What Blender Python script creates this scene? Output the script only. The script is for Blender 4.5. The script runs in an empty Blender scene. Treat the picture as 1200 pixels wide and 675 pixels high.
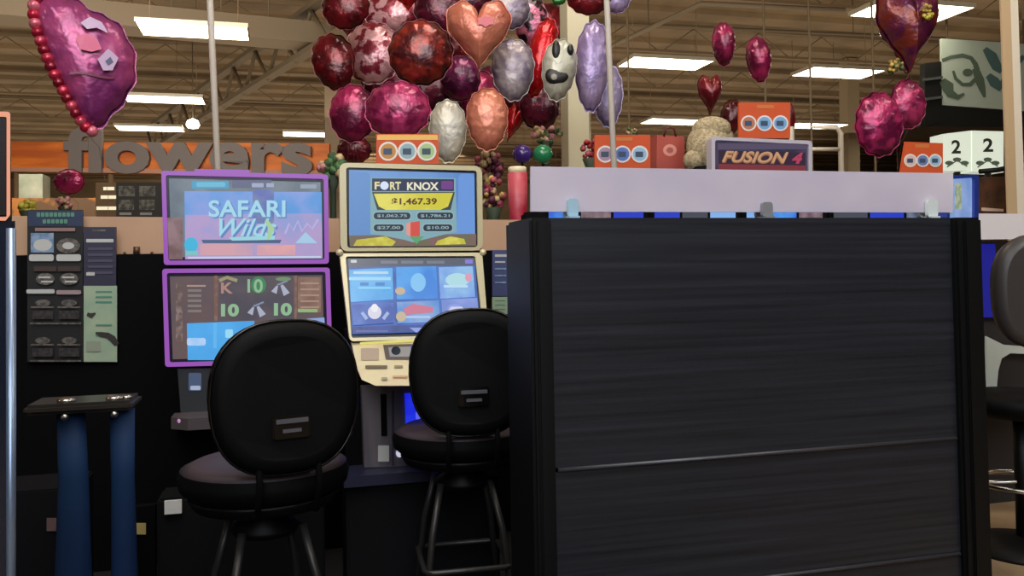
import bpy, bmesh, math, random
from mathutils import Vector, Matrix
random.seed(7)
sc = bpy.context.scene
COL = sc.collection
H = 1.3
F = 1000.0
PX, PY = 600.0, 287.0
PITCH, ROLL = math.radians(1.66), math.radians(0.95)
TH = math.radians(15.0)
CAM = Vector((0, 0, H))
fwd = Vector((0, math.cos(PITCH), math.sin(PITCH)))
r0 = Vector((1, 0, 0)); u0 = r0.cross(fwd)
RIGHT = r0 * math.cos(ROLL) - u0 * math.sin(ROLL)
UP = u0 * math.cos(ROLL) + r0 * math.sin(ROLL)
X, Y, Z = Vector((1, 0, 0)), Vector((0, 1, 0)), Vector((0, 0, 1))

def ray(px, py): return fwd + RIGHT * ((px - PX) / F) + UP * ((PY - py) / F)
def at(px, py, depth):
    d = ray(px, py); return CAM + d * (depth / d.y)
def atz(px, py, z):
    d = ray(px, py); return CAM + d * ((z - H) / d.z)

class Plane:
    """an upright (or tilted back) face in the room; p() meets it from a photo position"""
    def __init__(s, o, th=TH, tilt=0.0):
        s.o = Vector(o); s.th = th
        s.U = Vector((math.cos(th), math.sin(th), 0))
        back = Vector((-math.sin(th), math.cos(th), 0))
        s.V = Z * math.cos(tilt) + back * math.sin(tilt)
        s.N = s.U.cross(s.V)            # towards the viewer
        s.back = back
    def p(s, px, py, off=0.0):
        d = ray(px, py); o = s.o + s.N * off
        return CAM + d * ((o - CAM).dot(s.N) / d.dot(s.N))
    def at(s, u, v, off=0.0): return s.o + s.U * u + s.V * v + s.N * off

def lin(c):
    return tuple(((v / 255) / 12.92 if v / 255 <= .04045 else ((v / 255 + .055) / 1.055) ** 2.4) for v in c)

# ---------------------------------------------------------------- materials
_m = {}
def mat(name, rgb, rough=.5, metal=0., emit=0., rgb2=None, scale=8., bump=0., coat=0., stretch=None, detail=4., ramp=(.4, .6), trans=0., voro=False, spec=.5, bscale=None):
    if name in _m: return _m[name]
    m = bpy.data.materials.new(name); m.use_nodes = True
    nt = m.node_tree; n = nt.nodes; b = n['Principled BSDF']
    c = lin(rgb)
    b.inputs['Base Color'].default_value = (*c, 1)
    b.inputs['Roughness'].default_value = rough
    b.inputs['Metallic'].default_value = metal
    b.inputs['Specular IOR Level'].default_value = spec
    b.inputs['Coat Weight'].default_value = coat
    b.inputs['Transmission Weight'].default_value = trans
    src = None
    if rgb2 is not None or bump:
        tc = n.new('ShaderNodeTexCoord'); mp = n.new('ShaderNodeMapping')
        nt.links.new(tc.outputs['Object'], mp.inputs['Vector'])
        if stretch: mp.inputs['Scale'].default_value = stretch
        if voro:
            no = n.new('ShaderNodeTexVoronoi'); no.inputs['Scale'].default_value = scale; fac = no.outputs['Distance']
        else:
            no = n.new('ShaderNodeTexNoise'); no.inputs['Scale'].default_value = scale; no.inputs['Detail'].default_value = detail; fac = no.outputs['Fac']
        nt.links.new(mp.outputs['Vector'], no.inputs['Vector'])
    if rgb2 is not None:
        cr = n.new('ShaderNodeValToRGB'); cr.color_ramp.elements[0].position = ramp[0]; cr.color_ramp.elements[1].position = ramp[1]
        cr.color_ramp.elements[0].color = (*c, 1); cr.color_ramp.elements[1].color = (*lin(rgb2), 1)
        nt.links.new(fac, cr.inputs['Fac']); nt.links.new(cr.outputs['Color'], b.inputs['Base Color']); src = cr.outputs['Color']
    if bump:
        bu = n.new('ShaderNodeBump'); bu.inputs['Strength'].default_value = bump; bu.inputs['Distance'].default_value = .02
        if bscale:
            n2 = n.new('ShaderNodeTexNoise'); n2.inputs['Scale'].default_value = bscale; nt.links.new(mp.outputs['Vector'], n2.inputs['Vector']); fac = n2.outputs['Fac']
        nt.links.new(fac, bu.inputs['Height']); nt.links.new(bu.outputs['Normal'], b.inputs['Normal'])
    if emit:
        b.inputs['Emission Strength'].default_value = emit
        b.inputs['Emission Color'].default_value = (*c, 1)
        if src: nt.links.new(src, b.inputs['Emission Color'])
    _m[name] = m; return m
def glow(rgb, k=1.0, rgb2=None, scale=8., **kw):
    nm = 'glow_%d_%d_%d_%d' % (*rgb, round(k * 100)) + ('_%d_%d_%d_%d' % (*rgb2, scale) if rgb2 else '')
    if nm in _m: return _m[nm]
    m = mat(nm, rgb, .25, emit=k, rgb2=rgb2, scale=scale, **kw)
    # the lit image itself: dark glass that emits
    b = m.node_tree.nodes['Principled BSDF']
    for l in list(m.node_tree.links):
        if l.to_socket == b.inputs['Base Color']: m.node_tree.links.remove(l)
    b.inputs['Base Color'].default_value = (.01, .01, .012, 1)
    return m

BLK = mat('black_plastic', (8, 8, 9), .5, spec=.3)
BLKG = mat('black_gloss', (9, 9, 11), .22, coat=.3)
BLKM = mat('black_matte', (7, 6, 8), .8, spec=.12)
LEATH = mat('black_vinyl', (6, 7, 8), .62, bump=.03, bscale=90, spec=.16)
SEATV = mat('seat_sheen_vinyl', (70, 58, 64), .5, bump=.03, bscale=60)  # grey sheen of the cushion top is put into this colour
TUBE = mat('dark_steel_tube', (70, 68, 66), .4, metal=.6)
STEEL = mat('brushed_steel', (128, 122, 128), .45, metal=.3, rgb2=(110, 104, 112), scale=20, stretch=(1, 1, .1))
CHROME = mat('chrome', (200, 198, 192), .25, metal=1)
WHITE = mat('white_paint', (225, 222, 212), .5)
CREAM = mat('cream_column_paint', (214, 206, 176), .6)

# ---------------------------------------------------------------- mesh helpers
def prism(bm, pts, vec, mi=0):
    a = [bm.verts.new(p) for p in pts]; b = [bm.verts.new(Vector(p) + vec) for p in pts]
    fs = [bm.faces.new(a), bm.faces.new(b[::-1])]
    n = len(pts)
    for i in range(n): fs.append(bm.faces.new((a[i], b[i], b[(i + 1) % n], a[(i + 1) % n])))
    for f in fs: f.material_index = mi
    return fs
def box(bm, c, s, th=0., mi=0, tilt=0.):
    R = Matrix.Rotation(th, 3, 'Z') @ Matrix.Rotation(tilt, 3, 'X'); c = Vector(c)
    v = [bm.verts.new(c + R @ Vector((x * s[0] / 2, y * s[1] / 2, z * s[2] / 2))) for x in (-1, 1) for y in (-1, 1) for z in (-1, 1)]
    for q in ((0, 1, 3, 2), (4, 6, 7, 5), (0, 4, 5, 1), (2, 3, 7, 6), (0, 2, 6, 4), (1, 5, 7, 3)):
        f = bm.faces.new([v[i] for i in q]); f.material_index = mi
def ring(bm, outer, inner, vec, mi=0):
    n = len(outer); A = [bm.verts.new(p) for p in outer]; B = [bm.verts.new(p) for p in inner]
    A2 = [bm.verts.new(Vector(p) + vec) for p in outer]; B2 = [bm.verts.new(Vector(p) + vec) for p in inner]
    for i in range(n):
        j = (i + 1) % n
        for q in ((A[i], A[j], B[j], B[i]), (A2[j], A2[i], B2[i], B2[j]), (A[j], A[i], A2[i], A2[j]), (B[i], B[j], B2[j], B2[i])):
            f = bm.faces.new(q); f.material_index = mi
def rq(q, r, n=5):
    """corner-rounded quad, q in pixels"""
    out = []
    for i in range(4):
        p = Vector(q[i]); a = (Vector(q[i - 1]) - p).normalized() * r; b = (Vector(q[(i + 1) % 4]) - p).normalized() * r
        for k in range(n + 1):
            t = k / n; out.append((p + a) * (1 - t) ** 2 + p * 2 * t * (1 - t) + (p + b) * t * t)
    return out
def rect(x0, y0, x1, y1): return [(x0, y0), (x1, y0), (x1, y1), (x0, y1)]
def tube(bm, pts, r, seg=8, mi=0, closed=False):
    pts = [Vector(p) for p in pts]; n = len(pts); rings = []
    up = Vector((.13, .21, .97)).normalized()
    for i, p in enumerate(pts):
        if closed: d = pts[(i + 1) % n] - pts[i - 1]
        else: d = pts[min(i + 1, n - 1)] - pts[max(i - 1, 0)]
        d.normalize(); a = d.cross(up)
        if a.length < .1: a = d.cross(X)
        a.normalize(); b = d.cross(a)
        rr = r[i] if isinstance(r, (list, tuple)) else r
        rings.append([bm.verts.new(p + a * math.cos(2 * math.pi * k / seg) * rr + b * math.sin(2 * math.pi * k / seg) * rr) for k in range(seg)])
    for i in range(n if closed else n - 1):
        A, B = rings[i], rings[(i + 1) % n]
        for k in range(seg):
            f = bm.faces.new((A[k], B[k], B[(k + 1) % seg], A[(k + 1) % seg])); f.material_index = mi; f.smooth = True
    if not closed:
        for rg in (rings[0][::-1], rings[-1]): bm.faces.new(rg).material_index = mi
def lathe(bm, c, prof, seg=24, mi=0, smooth=True):
    c = Vector(c); rings = []
    for r, z in prof: rings.append([bm.verts.new(c + Vector((r * math.cos(2 * math.pi * k / seg), r * math.sin(2 * math.pi * k / seg), z))) for k in range(seg)])
    for A, B in zip(rings, rings[1:]):
        for k in range(seg):
            f = bm.faces.new((A[k], A[(k + 1) % seg], B[(k + 1) % seg], B[k])); f.smooth = smooth; f.material_index = mi
    for rg in (rings[0][::-1], rings[-1]):
        if (rg[0].co - rg[1].co).length > 1e-5: bm.faces.new(rg).material_index = mi
def sphere(bm, c, r, mi=0, seg=14, rings=9, sq=(1, 1, 1), noise=0.):
    c = Vector(c); m = Matrix.Translation(c) @ Matrix.Diagonal((*sq, 1))
    res = bmesh.ops.create_uvsphere(bm, u_segments=seg, v_segments=rings, radius=r, matrix=m)
    for v in res['verts']:
        if noise: v.co = c + (v.co - c) * (1 + random.uniform(-noise, noise))
        for f in v.link_faces: f.material_index = mi; f.smooth = True

def finish(bm, me, M=None, bevel=0.):
    bmesh.ops.recalc_face_normals(bm, faces=bm.faces)
    if bevel: bmesh.ops.bevel(bm, geom=[e for e in bm.edges if len(e.link_faces) == 2 and e.calc_face_angle(0) > .6], offset=bevel, segments=2, affect='EDGES', clamp_overlap=True)
    if M is not None: bm.transform(M.inverted())
    bm.to_mesh(me); bm.free()
ROOTS = {}
def rootmat(o):
    while o.parent: o = o.parent
    return o.matrix_basis.copy()
def part(name, bm, mats, parent, bevel=0., label=None, kind=None, local=False):
    me = bpy.data.meshes.new(name); finish(bm, me, None if local else rootmat(parent), bevel)
    o = bpy.data.objects.new(name, me); COL.objects.link(o); o.parent = parent
    for m in (mats if isinstance(mats, (list, tuple)) else [mats]): me.materials.append(m)
    if label: o['label'] = label
    if kind: o['kind'] = kind
    return o
def thing(name, label, cat, loc, th=0., group=None):
    o = bpy.data.objects.new(name, None); COL.objects.link(o); o.empty_display_size = .1
    o.matrix_basis = Matrix.Translation(Vector(loc)) @ Matrix.Rotation(th, 4, 'Z')
    o['label'] = label; o['category'] = cat
    if group: o['group'] = group
    return o
def solo(name, label, cat, bm, mats, loc=None, th=0., group=None, kind=None, bevel=0.):
    if loc is None:
        vs = [v.co for v in bm.verts]; loc = Vector((sum(v.x for v in vs) / len(vs), sum(v.y for v in vs) / len(vs), min(v.z for v in vs)))
    M = Matrix.Translation(Vector(loc)) @ Matrix.Rotation(th, 4, 'Z')
    me = bpy.data.meshes.new(name); finish(bm, me, M, bevel)
    o = bpy.data.objects.new(name, me); COL.objects.link(o); o.matrix_basis = M
    for m in (mats if isinstance(mats, (list, tuple)) else [mats]): me.materials.append(m)
    if label: o['label'] = label
    if cat: o['category'] = cat
    if group: o['group'] = group
    if kind: o['kind'] = kind
    return o
def structure(name, bm, mats): return solo(name, None, None, bm, mats, loc=(0, 0, 0), kind='structure')
def dup(root, loc, th, label, group=None):
    def cp(o, par):
        c = o.copy(); COL.objects.link(c); c.parent = par
        for ch in list(o.children): cp(ch, c)
        return c
    r = cp(root, None); r.matrix_basis = Matrix.Translation(Vector(loc)) @ Matrix.Rotation(th, 4, 'Z')
    r['label'] = label
    if group: r['group'] = group
    return r
NB = bmesh.new

_txt = {}
def glyphs(s, shear=0., bold=0.):
    k = (s, shear, bold)
    if k in _txt: return _txt[k]
    cu = bpy.data.curves.new('t', 'FONT'); cu.body = s; cu.shear = shear; cu.offset = bold; cu.resolution_u = 4
    o = bpy.data.objects.new('t', cu); COL.objects.link(o)
    dg = bpy.context.evaluated_depsgraph_get(); dg.update()
    me = bpy.data.meshes.new_from_object(o.evaluated_get(dg))
    V = [(v.co.x, v.co.y) for v in me.vertices]; P = [tuple(p.vertices) for p in me.polygons]
    bpy.data.objects.remove(o); bpy.data.curves.remove(cu); bpy.data.meshes.remove(me)
    x0, x1 = min(v[0] for v in V), max(v[0] for v in V); y0, y1 = min(v[1] for v in V), max(v[1] for v in V)
    V = [((x - x0) / (x1 - x0), (y - y0) / (y1 - y0)) for x, y in V]
    _txt[k] = (V, P); return _txt[k]

class Art:
    """printed or lit marks lying on a face, traced by their photo position"""
    def __init__(s, plane, off=.001):
        s.pl = plane; s.bm = NB(); s.off = off; s.mats = []; s.k = 0
    def mi(s, m):
        if m not in s.mats: s.mats.append(m)
        return s.mats.index(m)
    def poly(s, pts, m):
        s.k += 1
        f = s.bm.faces.new([s.bm.verts.new(s.pl.p(x, y, s.off + s.k * .0004)) for x, y in pts]); f.material_index = s.mi(m)
    def rect(s, x0, y0, x1, y1, m, r=0.):
        s.poly(rq(rect(x0, y0, x1, y1), r) if r else rect(x0, y0, x1, y1), m)
    def oval(s, cx, cy, rx, ry, m, n=18):
        s.poly([(cx + rx * math.cos(2 * math.pi * k / n), cy + ry * math.sin(2 * math.pi * k / n)) for k in range(n)], m)
    def line(s, pts, w, m):
        s.k += 1; L = []; Rr = []
        for i, (x, y) in enumerate(pts):
            a = Vector(pts[max(i - 1, 0)]); b = Vector(pts[min(i + 1, len(pts) - 1)]); d = (b - a).normalized()
            ww = w[i] if isinstance(w, (list, tuple)) else w
            L.append((x - d.y * ww / 2, y + d.x * ww / 2)); Rr.append((x + d.y * ww / 2, y - d.x * ww / 2))
        vl = [s.bm.verts.new(s.pl.p(*p, s.off + s.k * .0004)) for p in L]; vr = [s.bm.verts.new(s.pl.p(*p, s.off + s.k * .0004)) for p in Rr]
        for i in range(len(pts) - 1): s.bm.faces.new((vl[i], vl[i + 1], vr[i + 1], vr[i])).material_index = s.mi(m)
    def text(s, t, x0, y0, x1, y1, m, slope=0., shear=0., bold=0.02):
        s.k += 1
        V, P = glyphs(t, shear, bold)
        vs = [s.bm.verts.new(s.pl.p(x0 + (x1 - x0) * u, y1 + (y0 - y1) * v + slope * (x1 - x0) * u, s.off + s.k * .0004)) for u, v in V]
        for p in P:
            try: s.bm.faces.new([vs[i] for i in p]).material_index = s.mi(m)
            except ValueError: pass
    def done(s, name, parent, label=None): return part(name, s.bm, s.mats, parent, label=label)

def warp(art):  # no-op, kept for clarity
    return art

# ---------------------------------------------------------------- camera
cd = bpy.data.cameras.new('camera'); cam = bpy.data.objects.new('camera', cd); COL.objects.link(cam)
R3 = Matrix((RIGHT, UP, -fwd)).transposed()
cam.matrix_world = Matrix.Translation(CAM) @ R3.to_4x4()
cd.sensor_fit = 'HORIZONTAL'; cd.sensor_width = 36; cd.lens = 36 * F / 1200
cd.shift_x = 0; cd.shift_y = (PY - 337.5) / 1200
cd.clip_start = .05; cd.clip_end = 200
sc.camera = cam

# ================================================================ THE SETTING
ax, ay = Vector((math.cos(TH), math.sin(TH), 0)), Vector((-math.sin(TH), math.cos(TH), 0))
def W(u, v, z=0.): return ax * u + ay * v + Z * z       # store grid
tile = mat('floor_tile', (176, 150, 118), .35, rgb2=(150, 126, 98), scale=3)
bm = NB(); prism(bm, [W(-40, -8, -.1), W(40, -8, -.1), W(40, 45, -.1), W(-40, 45, -.1)], Z * .1); structure('floor', bm, tile)
deckm = mat('ceiling_deck_paint', (122, 101, 72), .8, rgb2=(106, 87, 62), scale=1.2)
DZ = 5.9
bm = NB()
# corrugated steel deck: ribs run with the store grid
prof = []
v = -8.
while v < 45: prof += [(v, 0), (v + .45, 0), (v + .5, .09), (v + .95, .09)]; v += 1.0
va = [bm.verts.new(W(-40, a, DZ + b)) for a, b in prof]; vb = [bm.verts.new(W(40, a, DZ + b)) for a, b in prof]
for i in range(len(prof) - 1): bm.faces.new((va[i], va[i + 1], vb[i + 1], vb[i]))
structure('ceiling', bm, deckm)
wallm = mat('store_wall_paint', (122, 102, 76), .8, rgb2=(108, 90, 66), scale=.7)
bm = NB(); prism(bm, [W(-40, 44, 0), W(40, 44, 0), W(40, 44.3, 0), W(-40, 44.3, 0)], Z * 6); structure('wall_back', bm, wallm)
bm = NB(); prism(bm, [W(-26, -8, 0), W(-26.3, -8, 0), W(-26.3, 44, 0), W(-26, 44, 0)], Z * 6); structure('wall_left', bm, wallm)
bm = NB(); prism(bm, [W(30, -8, 0), W(30.3, -8, 0), W(30.3, 44, 0), W(30, 44, 0)], Z * 6); structure('wall_right', bm, wallm)
bm = NB(); prism(bm, [W(-26, -8, 0), W(30, -8, 0), W(30, -8.3, 0), W(-26, -8.3, 0)], Z * 6); structure('wall_front', bm, wallm)

# roof joists: open web trusses
joistm = mat('joist_paint', (112, 92, 68), .8); joistd = mat('girder_paint', (96, 82, 62), .8)
def truss(a, b, z0, z1, n, m, label, r=.03, group=None, name='roof_truss', web=True):
    bm = NB(); a = Vector(a); b = Vector(b); d = (b - a)
    dn = Vector((-d.y, d.x, 0)).normalized() * r * 1.6
    for z in (z0, z1):
        p = a.copy(); q = b.copy(); p.z = q.z = z
        prism(bm, [p - dn, q - dn, q + dn, p + dn], Z * r * 1.6)
    if web:
        for k in range(n):
            p = a + d * (k / n); q = a + d * ((k + .5) / n); s = a + d * ((k + 1) / n)
            p.z = s.z = z1; q.z = z0
            tube(bm, [p, q], r * (.32 if r < .035 else .7), 5); tube(bm, [q, s], r * (.32 if r < .035 else .7), 5)
    return solo(name, label, 'truss', bm, m, th=TH, group=group)
for i in range(11):
    vv = 8.5 + i * 3.1
    o = truss(W(-26, vv), W(30, vv), DZ - .55, DZ - .07, 40, joistm, 'long brown open-web joist running across under the roof deck', .03, 'roof joists across the store', web=(i < 6))
truss((-2.2, 11.6, 0), (-9.9, 23.2, 0), 4.62, 5.26, 10, joistd, 'tan girder truss slanting down behind the balloon cluster, above the sign letters', .05)
truss((13.2, 20.4, 0), (3.6, 24.6, 0), 5.0, 5.3, 8, joistm, 'dark thin brace slanting behind the pair of magenta balloons', .04, web=False)

duct = mat('duct_paint', (112, 98, 78), .7)
bm = NB(); p0 = atz(-60, 18, 4.75); p1 = atz(420, 60, 4.75)
dd = (p1 - p0); nn = Vector((-dd.y, dd.x, 0)).normalized() * .28
prism(bm, [p0 - nn, p1 - nn, p1 + nn, p0 + nn], Z * .32)
for k in range(9):
    q = p0 + dd * (k / 8); tube(bm, [q + Z * .3, q + Z * 1.2], .012, 5)
solo('air_duct', 'long greyish tan box duct under the ceiling behind the ruffled heart balloon', 'duct', bm, duct)
bm = NB(); tube(bm, [atz(640, 90, 4.9), atz(822, 4, 4.9), atz(990, 12, 4.9)], .035, 6); tube(bm, [atz(822, 4, 4.9), atz(822, 4, 4.9) + Z * 1], .015, 5)
solo('sprinkler_pipe', 'pale pipe bending under the ceiling above the magenta balloons', 'pipe', bm, duct)
bm = NB(); tube(bm, [atz(700, 27, 5.2), atz(1110, 45, 5.2)], .025, 6)
for q in (atz(760, 30, 5.2), atz(1000, 40, 5.2)): tube(bm, [q, q + Z * .75], .012, 5)
solo('conduit', 'thin straight conduit crossing under the ceiling deck behind the balloons', 'conduit', bm, joistd)

# ceiling fixtures
LAMP = mat('lamp_diffuser', (255, 244, 220), .5, emit=9.0)
HOUS = mat('lamp_housing', (200, 190, 165), .5)
LZ = 4.15
def make_light(w, d, label):
    t = thing('ceiling_light', label, 'ceiling light', (0, 0, 0), TH, None)
    bm = NB()
    ring(bm, [Vector((x * w / 2, y * d / 2, 0)) for x, y in ((-1, -1), (1, -1), (1, 1), (-1, 1))], [Vector((x * (w / 2 - .015), y * (d / 2 - .015), 0)) for x, y in ((-1, -1), (1, -1), (1, 1), (-1, 1))], Z * .03)
    box(bm, (0, 0, .04), (w, d, .02))
    part('housing', bm, HOUS, t, local=True)
    bm = NB(); box(bm, (0, 0, .015), (w - .035, d - .035, .025)); part('diffuser', bm, LAMP, t, local=True)
    for x in (-w * .4, w * .4): bm = NB(); tube(bm, [(x, 0, .07), (x, 0, DZ - LZ + .05)], .005, 5); part('hanger', bm, joistm, t, local=True)
    return t
GL = 'ceiling lights over the sales floor'
l0 = make_light(1.22, .6, 'x')
first = True
spots = [  # photo centre of each visible fixture and what singles it out
 (228, 37, 'rectangular white ceiling light behind the thin pole, largest one left of the balloon cluster'),
 (193, 117, 'long white ceiling light between the ruffled heart balloon and the thin pole'),
 (176, 151, 'narrow white ceiling light just above the grey sign letters'),
 (367, 158, 'small white ceiling light at the left edge of the balloon cluster'),
 (780, 75, 'bright white ceiling light panel left of the pair of magenta balloons'),
 (790, 143, 'white ceiling light panel just above the cream plush bear'),
 (982, 86, 'white ceiling light panel between the magenta balloons and the right balloon cluster'),
 (955, 148, 'narrow white ceiling light just above the white display frame'),
 (1068, 14, 'wide white ceiling light panel behind the top of the right balloon cluster'),
 (1092, 152, 'white ceiling light panel below the black canopy edge of the script sign'),
 (600, 20, None), (560, 95, None), (440, 40, None)]
for px, py, lb in spots[:10]:
    p = atz(px, py, LZ)
    if first: l0.matrix_basis = Matrix.Translation(p) @ Matrix.Rotation(TH, 4, 'Z'); l0['label'] = lb; first = False
    else: dup(l0, p, TH, lb)
p = atz(226, 151, LZ)
bm = NB(); lathe(bm, p, [(0.001, 0), (.1, .02), (.13, .08), (.1, .16), (.02, .2)], 12); 
t = thing('dome_lamp', 'small round white lamp beside the end of the narrow light above the sign letters', 'ceiling light', p)
part('globe', bm, LAMP, t); bm = NB(); tube(bm, [p + Z * .18, p + Z * (DZ - p.z + .05)], .01, 5); part('stem', bm, joistd, t)
# fixtures over and behind the camera (the room's own grid continues)
for u, v in ((-3, -1.5), (2, -1.5), (-5.5, 3.2), (4.5, 3.0), (-.3, -4.5), (-8, 0), (7, 0)):
    dup(l0, W(u, v, LZ), TH, 'white ceiling light panel over the aisle out of the picture', 'ceiling lights over the aisle')

# world: faint indoor ambience
w = bpy.data.worlds.new('world'); sc.world = w; w.use_nodes = True
w.node_tree.nodes['Background'].inputs[0].default_value = (.9, .8, .66, 1); w.node_tree.nodes['Background'].inputs[1].default_value = .3

def area(loc, size, energy, color, aim=None):  # unseen fill lamps added to brighten the scene, no fixtures of the store
    L = bpy.data.lights.new('fill_light', 'AREA'); L.energy = energy; L.size = size; L.color = color
    o = bpy.data.objects.new('fill_light', L); COL.objects.link(o); o.location = loc
    d = (Vector(aim) - Vector(loc)) if aim else Vector((0, 0, -1)); o.rotation_euler = d.to_track_quat('-Z', 'Y').to_euler()
    return o
area(W(2, 33, 4.4), 10, 1500, (1, .86, .66), W(2, 44, 3))  # added to brighten the far back wall
FS_AIM = at(200, 185, 13.5)
area(W(0, 17, 4.2), 30, 1950, (1, .86, .66), W(0, 17, 9))  # added upward fill that evens out the ceiling deck
area((.3, -3.0, 4.0), 4, 165, (.84, .9, 1), (.4, 3, 1.6))  # added front fill for the shield, partition and posters
area((-.8, 1.4, 4.3), 2.5, 105, (1, .94, .86), (0, 6, 2.2))  # added fill for the midground
area(W(-2.5, 8, 4.3), 2.5, 260, (1, .9, .76), FS_AIM)  # added lamp aimed at the orange fascia
area((.2, 4.6, 5.0), 1.5, 60, (1, .9, .76), (.5, 6.6, 2.6))
area((3.0, 1.4, 4.2), 2.0, 60, (1, .96, .9), (3.4, 5, 1.2))

# ================================================================ CASINO SIDE
# dark carpet under the machines
bm = NB(); prism(bm, [(-4.2, .4, .0), (1.0, .4, .0), (2.1, 5.2, .0), (-4.5, 3.5, .0)], Z * .012)
structure('floor', bm, mat('dark_carpet', (20, 20, 28), .95, rgb2=(14, 13, 18), scale=40))

# ---- wood panelled end partition
PO = at(622, 400, 2.2)
FP = Plane((PO.x, PO.y, 0))
def col_x(px, pl=FP): return (pl.p(px, 400) - pl.o).dot(pl.U)
ztop = FP.p(700, 255).z
t = thing('partition', 'wide dark wood-grain partition with glossy black end posts', 'partition', (PO.x, PO.y, 0), TH)
woodm = mat('dark_wood_laminate', (22, 25, 31), .4, rgb2=(46, 49, 58), scale=2.6, stretch=(.45, 1, 26), detail=10, ramp=(.3, .8), bump=.04, spec=.5)
uL, uR = col_x(648), col_x(1121)
seam = FP.p(655, 552).z; seam2 = FP.p(940, 673).z
for za, zb in ((seam + .006, ztop), (seam2 + .006, seam - .006), (.1, seam2 - .006)):
    bm = NB(); box(bm, FP.at((uL + uR) / 2, (za + zb) / 2, -.02 - .01), (uR - uL, .04, zb - za), TH); part('panel_board', bm, woodm, t)
trimm = mat('grey_edge_trim', (82, 82, 88), .35, metal=.5)
for zz in (seam, seam2):
    bm = NB(); tube(bm, [FP.at(uL + .01, zz, -.008), FP.at(uR - .005, zz, -.008)], .006, 8); part('edge_trim', bm, trimm, t)
POSTM = mat('post_black', (5, 7, 9), .5, spec=.3)
uPL, uPR = col_x(622), col_x(1153)
for ua, ub in ((uPL, uL), (uR, uPR)):
    bm = NB(); box(bm, FP.at((ua + ub) / 2, ztop / 2, -.115), (ub - ua, .25, ztop), TH); part('post', bm, POSTM, t, bevel=.008)
    bm = NB(); box(bm, FP.at((ua + ub) / 2, ztop / 2, .012), ((ub - ua) * .45, .012, ztop - .02), TH); part('post_strip', bm, POSTM, t, bevel=.004)
bm = NB(); box(bm, FP.at((uL + uR) / 2, ztop / 2 - .02, -.14), (uR - uL, .18, ztop - .04), TH); part('core', bm, BLKM, t)
bm = NB(); box(bm, FP.at((uL + uR) / 2, .05, -.03), (uR - uL, .04, .1), TH); part('kickboard', bm, BLKM, t)

# ---- white acrylic shield standing in clamps on the partition
SP = Plane(FP.at(0, 0, -.06))
shieldm = mat('milky_acrylic', (196, 188, 208), .3, rgb2=(222, 214, 226), scale=1.1, coat=.3)
t = thing('acrylic_shield', 'long milky white acrylic shield standing in clamps on the wood-grain partition', 'shield', SP.p(870, 250), TH)
bm = NB(); prism(bm, [SP.p(622, 195), SP.p(1117, 203), SP.p(1117, 249), SP.p(622, 248)], SP.back * .008); part('acrylic_sheet', bm, shieldm, t)
clampm = mat('clear_blue_clamp', (170, 205, 225), .2, spec=.8); clampg = mat('grey_clamp', (150, 152, 158), .35, metal=.3); clampw = mat('pale_clamp', (212, 222, 222), .3)
for cx, y0, m in ((670, 233, clampm), (897, 237, clampg), (1090, 234, clampw)):
    bm = NB(); pts = rq([(cx - 6, y0), (cx + 6, y0), (cx + 6, 255), (cx - 6, 255)], 4)
    q = [SP.p(a, b, .003) for a, b in pts]
    for v_ in q: v_.z = max(v_.z, ztop)
    prism(bm, q, SP.N * .012)
    c = SP.p(cx, 254, 0); box(bm, Vector((c.x, c.y, ztop + .004)), (.03, .05, .006), TH)
    q2 = [v_ - SP.N * .023 for v_ in q]; prism(bm, q2, -SP.N * .01)
    part('clamp', bm, m, t)

# ---- low dark back wall with peach shield
BW = Plane(at(100, 300, 3.75))
zt = BW.p(160, 298).z
bm = NB(); a = BW.at(-1.6, -BW.o.z, 0); b = BW.at(2.45, -BW.o.z, 0)
prism(bm, [a, b, b + BW.back * .09, a + BW.back * .09], Z * zt)
t = thing('room_divider', 'low black divider behind the slot machines, holding the jackpot posters', 'divider', (a + b) / 2, TH)
part('divider_body', bm, BLKM, t)
bm = NB()
for cx, r in ((190 - 30, .014), (146, .006), (178, .006)):
    q = BW.p(cx, 297, -.03); tube(bm, [Vector((q.x, q.y, zt)), Vector((q.x, q.y, zt + (.035 if r > .01 else .012)))], r, 10)
part('bolt', bm, mat('brown_knob', (92, 66, 48), .4, metal=.4), t)
peach = mat('peach_acrylic', (186, 148, 118), .5, rgb2=(194, 156, 126), scale=2)
bm = NB(); P2 = Plane(BW.at(0, 0, -.045))
x0, x1 = P2.p(14, 253), P2.p(645, 258)
zb = zt + .003
prism(bm, [Vector((x0.x, x0.y, zb)), Vector((x1.x, x1.y, zb)), x1, x0], P2.back * .008)
solo('peach_shield', 'peach tinted shield sheet standing along the low black divider wall', 'shield', bm, peach, th=TH)

# paytable poster board + leaflet posters
PB = Plane(BW.at(0, 0, .02))
def poster(x0, y0, x1, y1, base, name, label, cat='poster'):
    t = thing(name, label, cat, PB.p((x0 + x1) / 2, y1), TH)
    bm = NB(); prism(bm, [PB.p(*q) for q in rect(x0, y0, x1, y1)], PB.back * .012); part('backing_board', bm, base, t)
    return t, Art(PB)
pnavy = mat('poster_navy', (34, 48, 82), .5); pblack = mat('poster_black', (18, 16, 18), .6); pwhite = mat('poster_white', (190, 192, 190), .6)
pteal = mat('poster_teal', (86, 140, 118), .6); pgrey = mat('poster_grey', (110, 104, 96), .6, rgb2=(70, 66, 64), scale=60); pblue = mat('poster_blue', (96, 132, 168), .6, rgb2=(140, 160, 190), scale=40)
pbrown = mat('poster_brown', (60, 46, 42), .6); pdgrey = mat('poster_dark_grey', (58, 52, 52), .6, rgb2=(30, 27, 28), scale=70)
t, A = poster(32, 246, 97, 424, pblack, 'paytable_poster', 'tall black jackpot poster with a navy header and two columns of rows')
A.rect(33, 247, 97, 265, pnavy)
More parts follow.
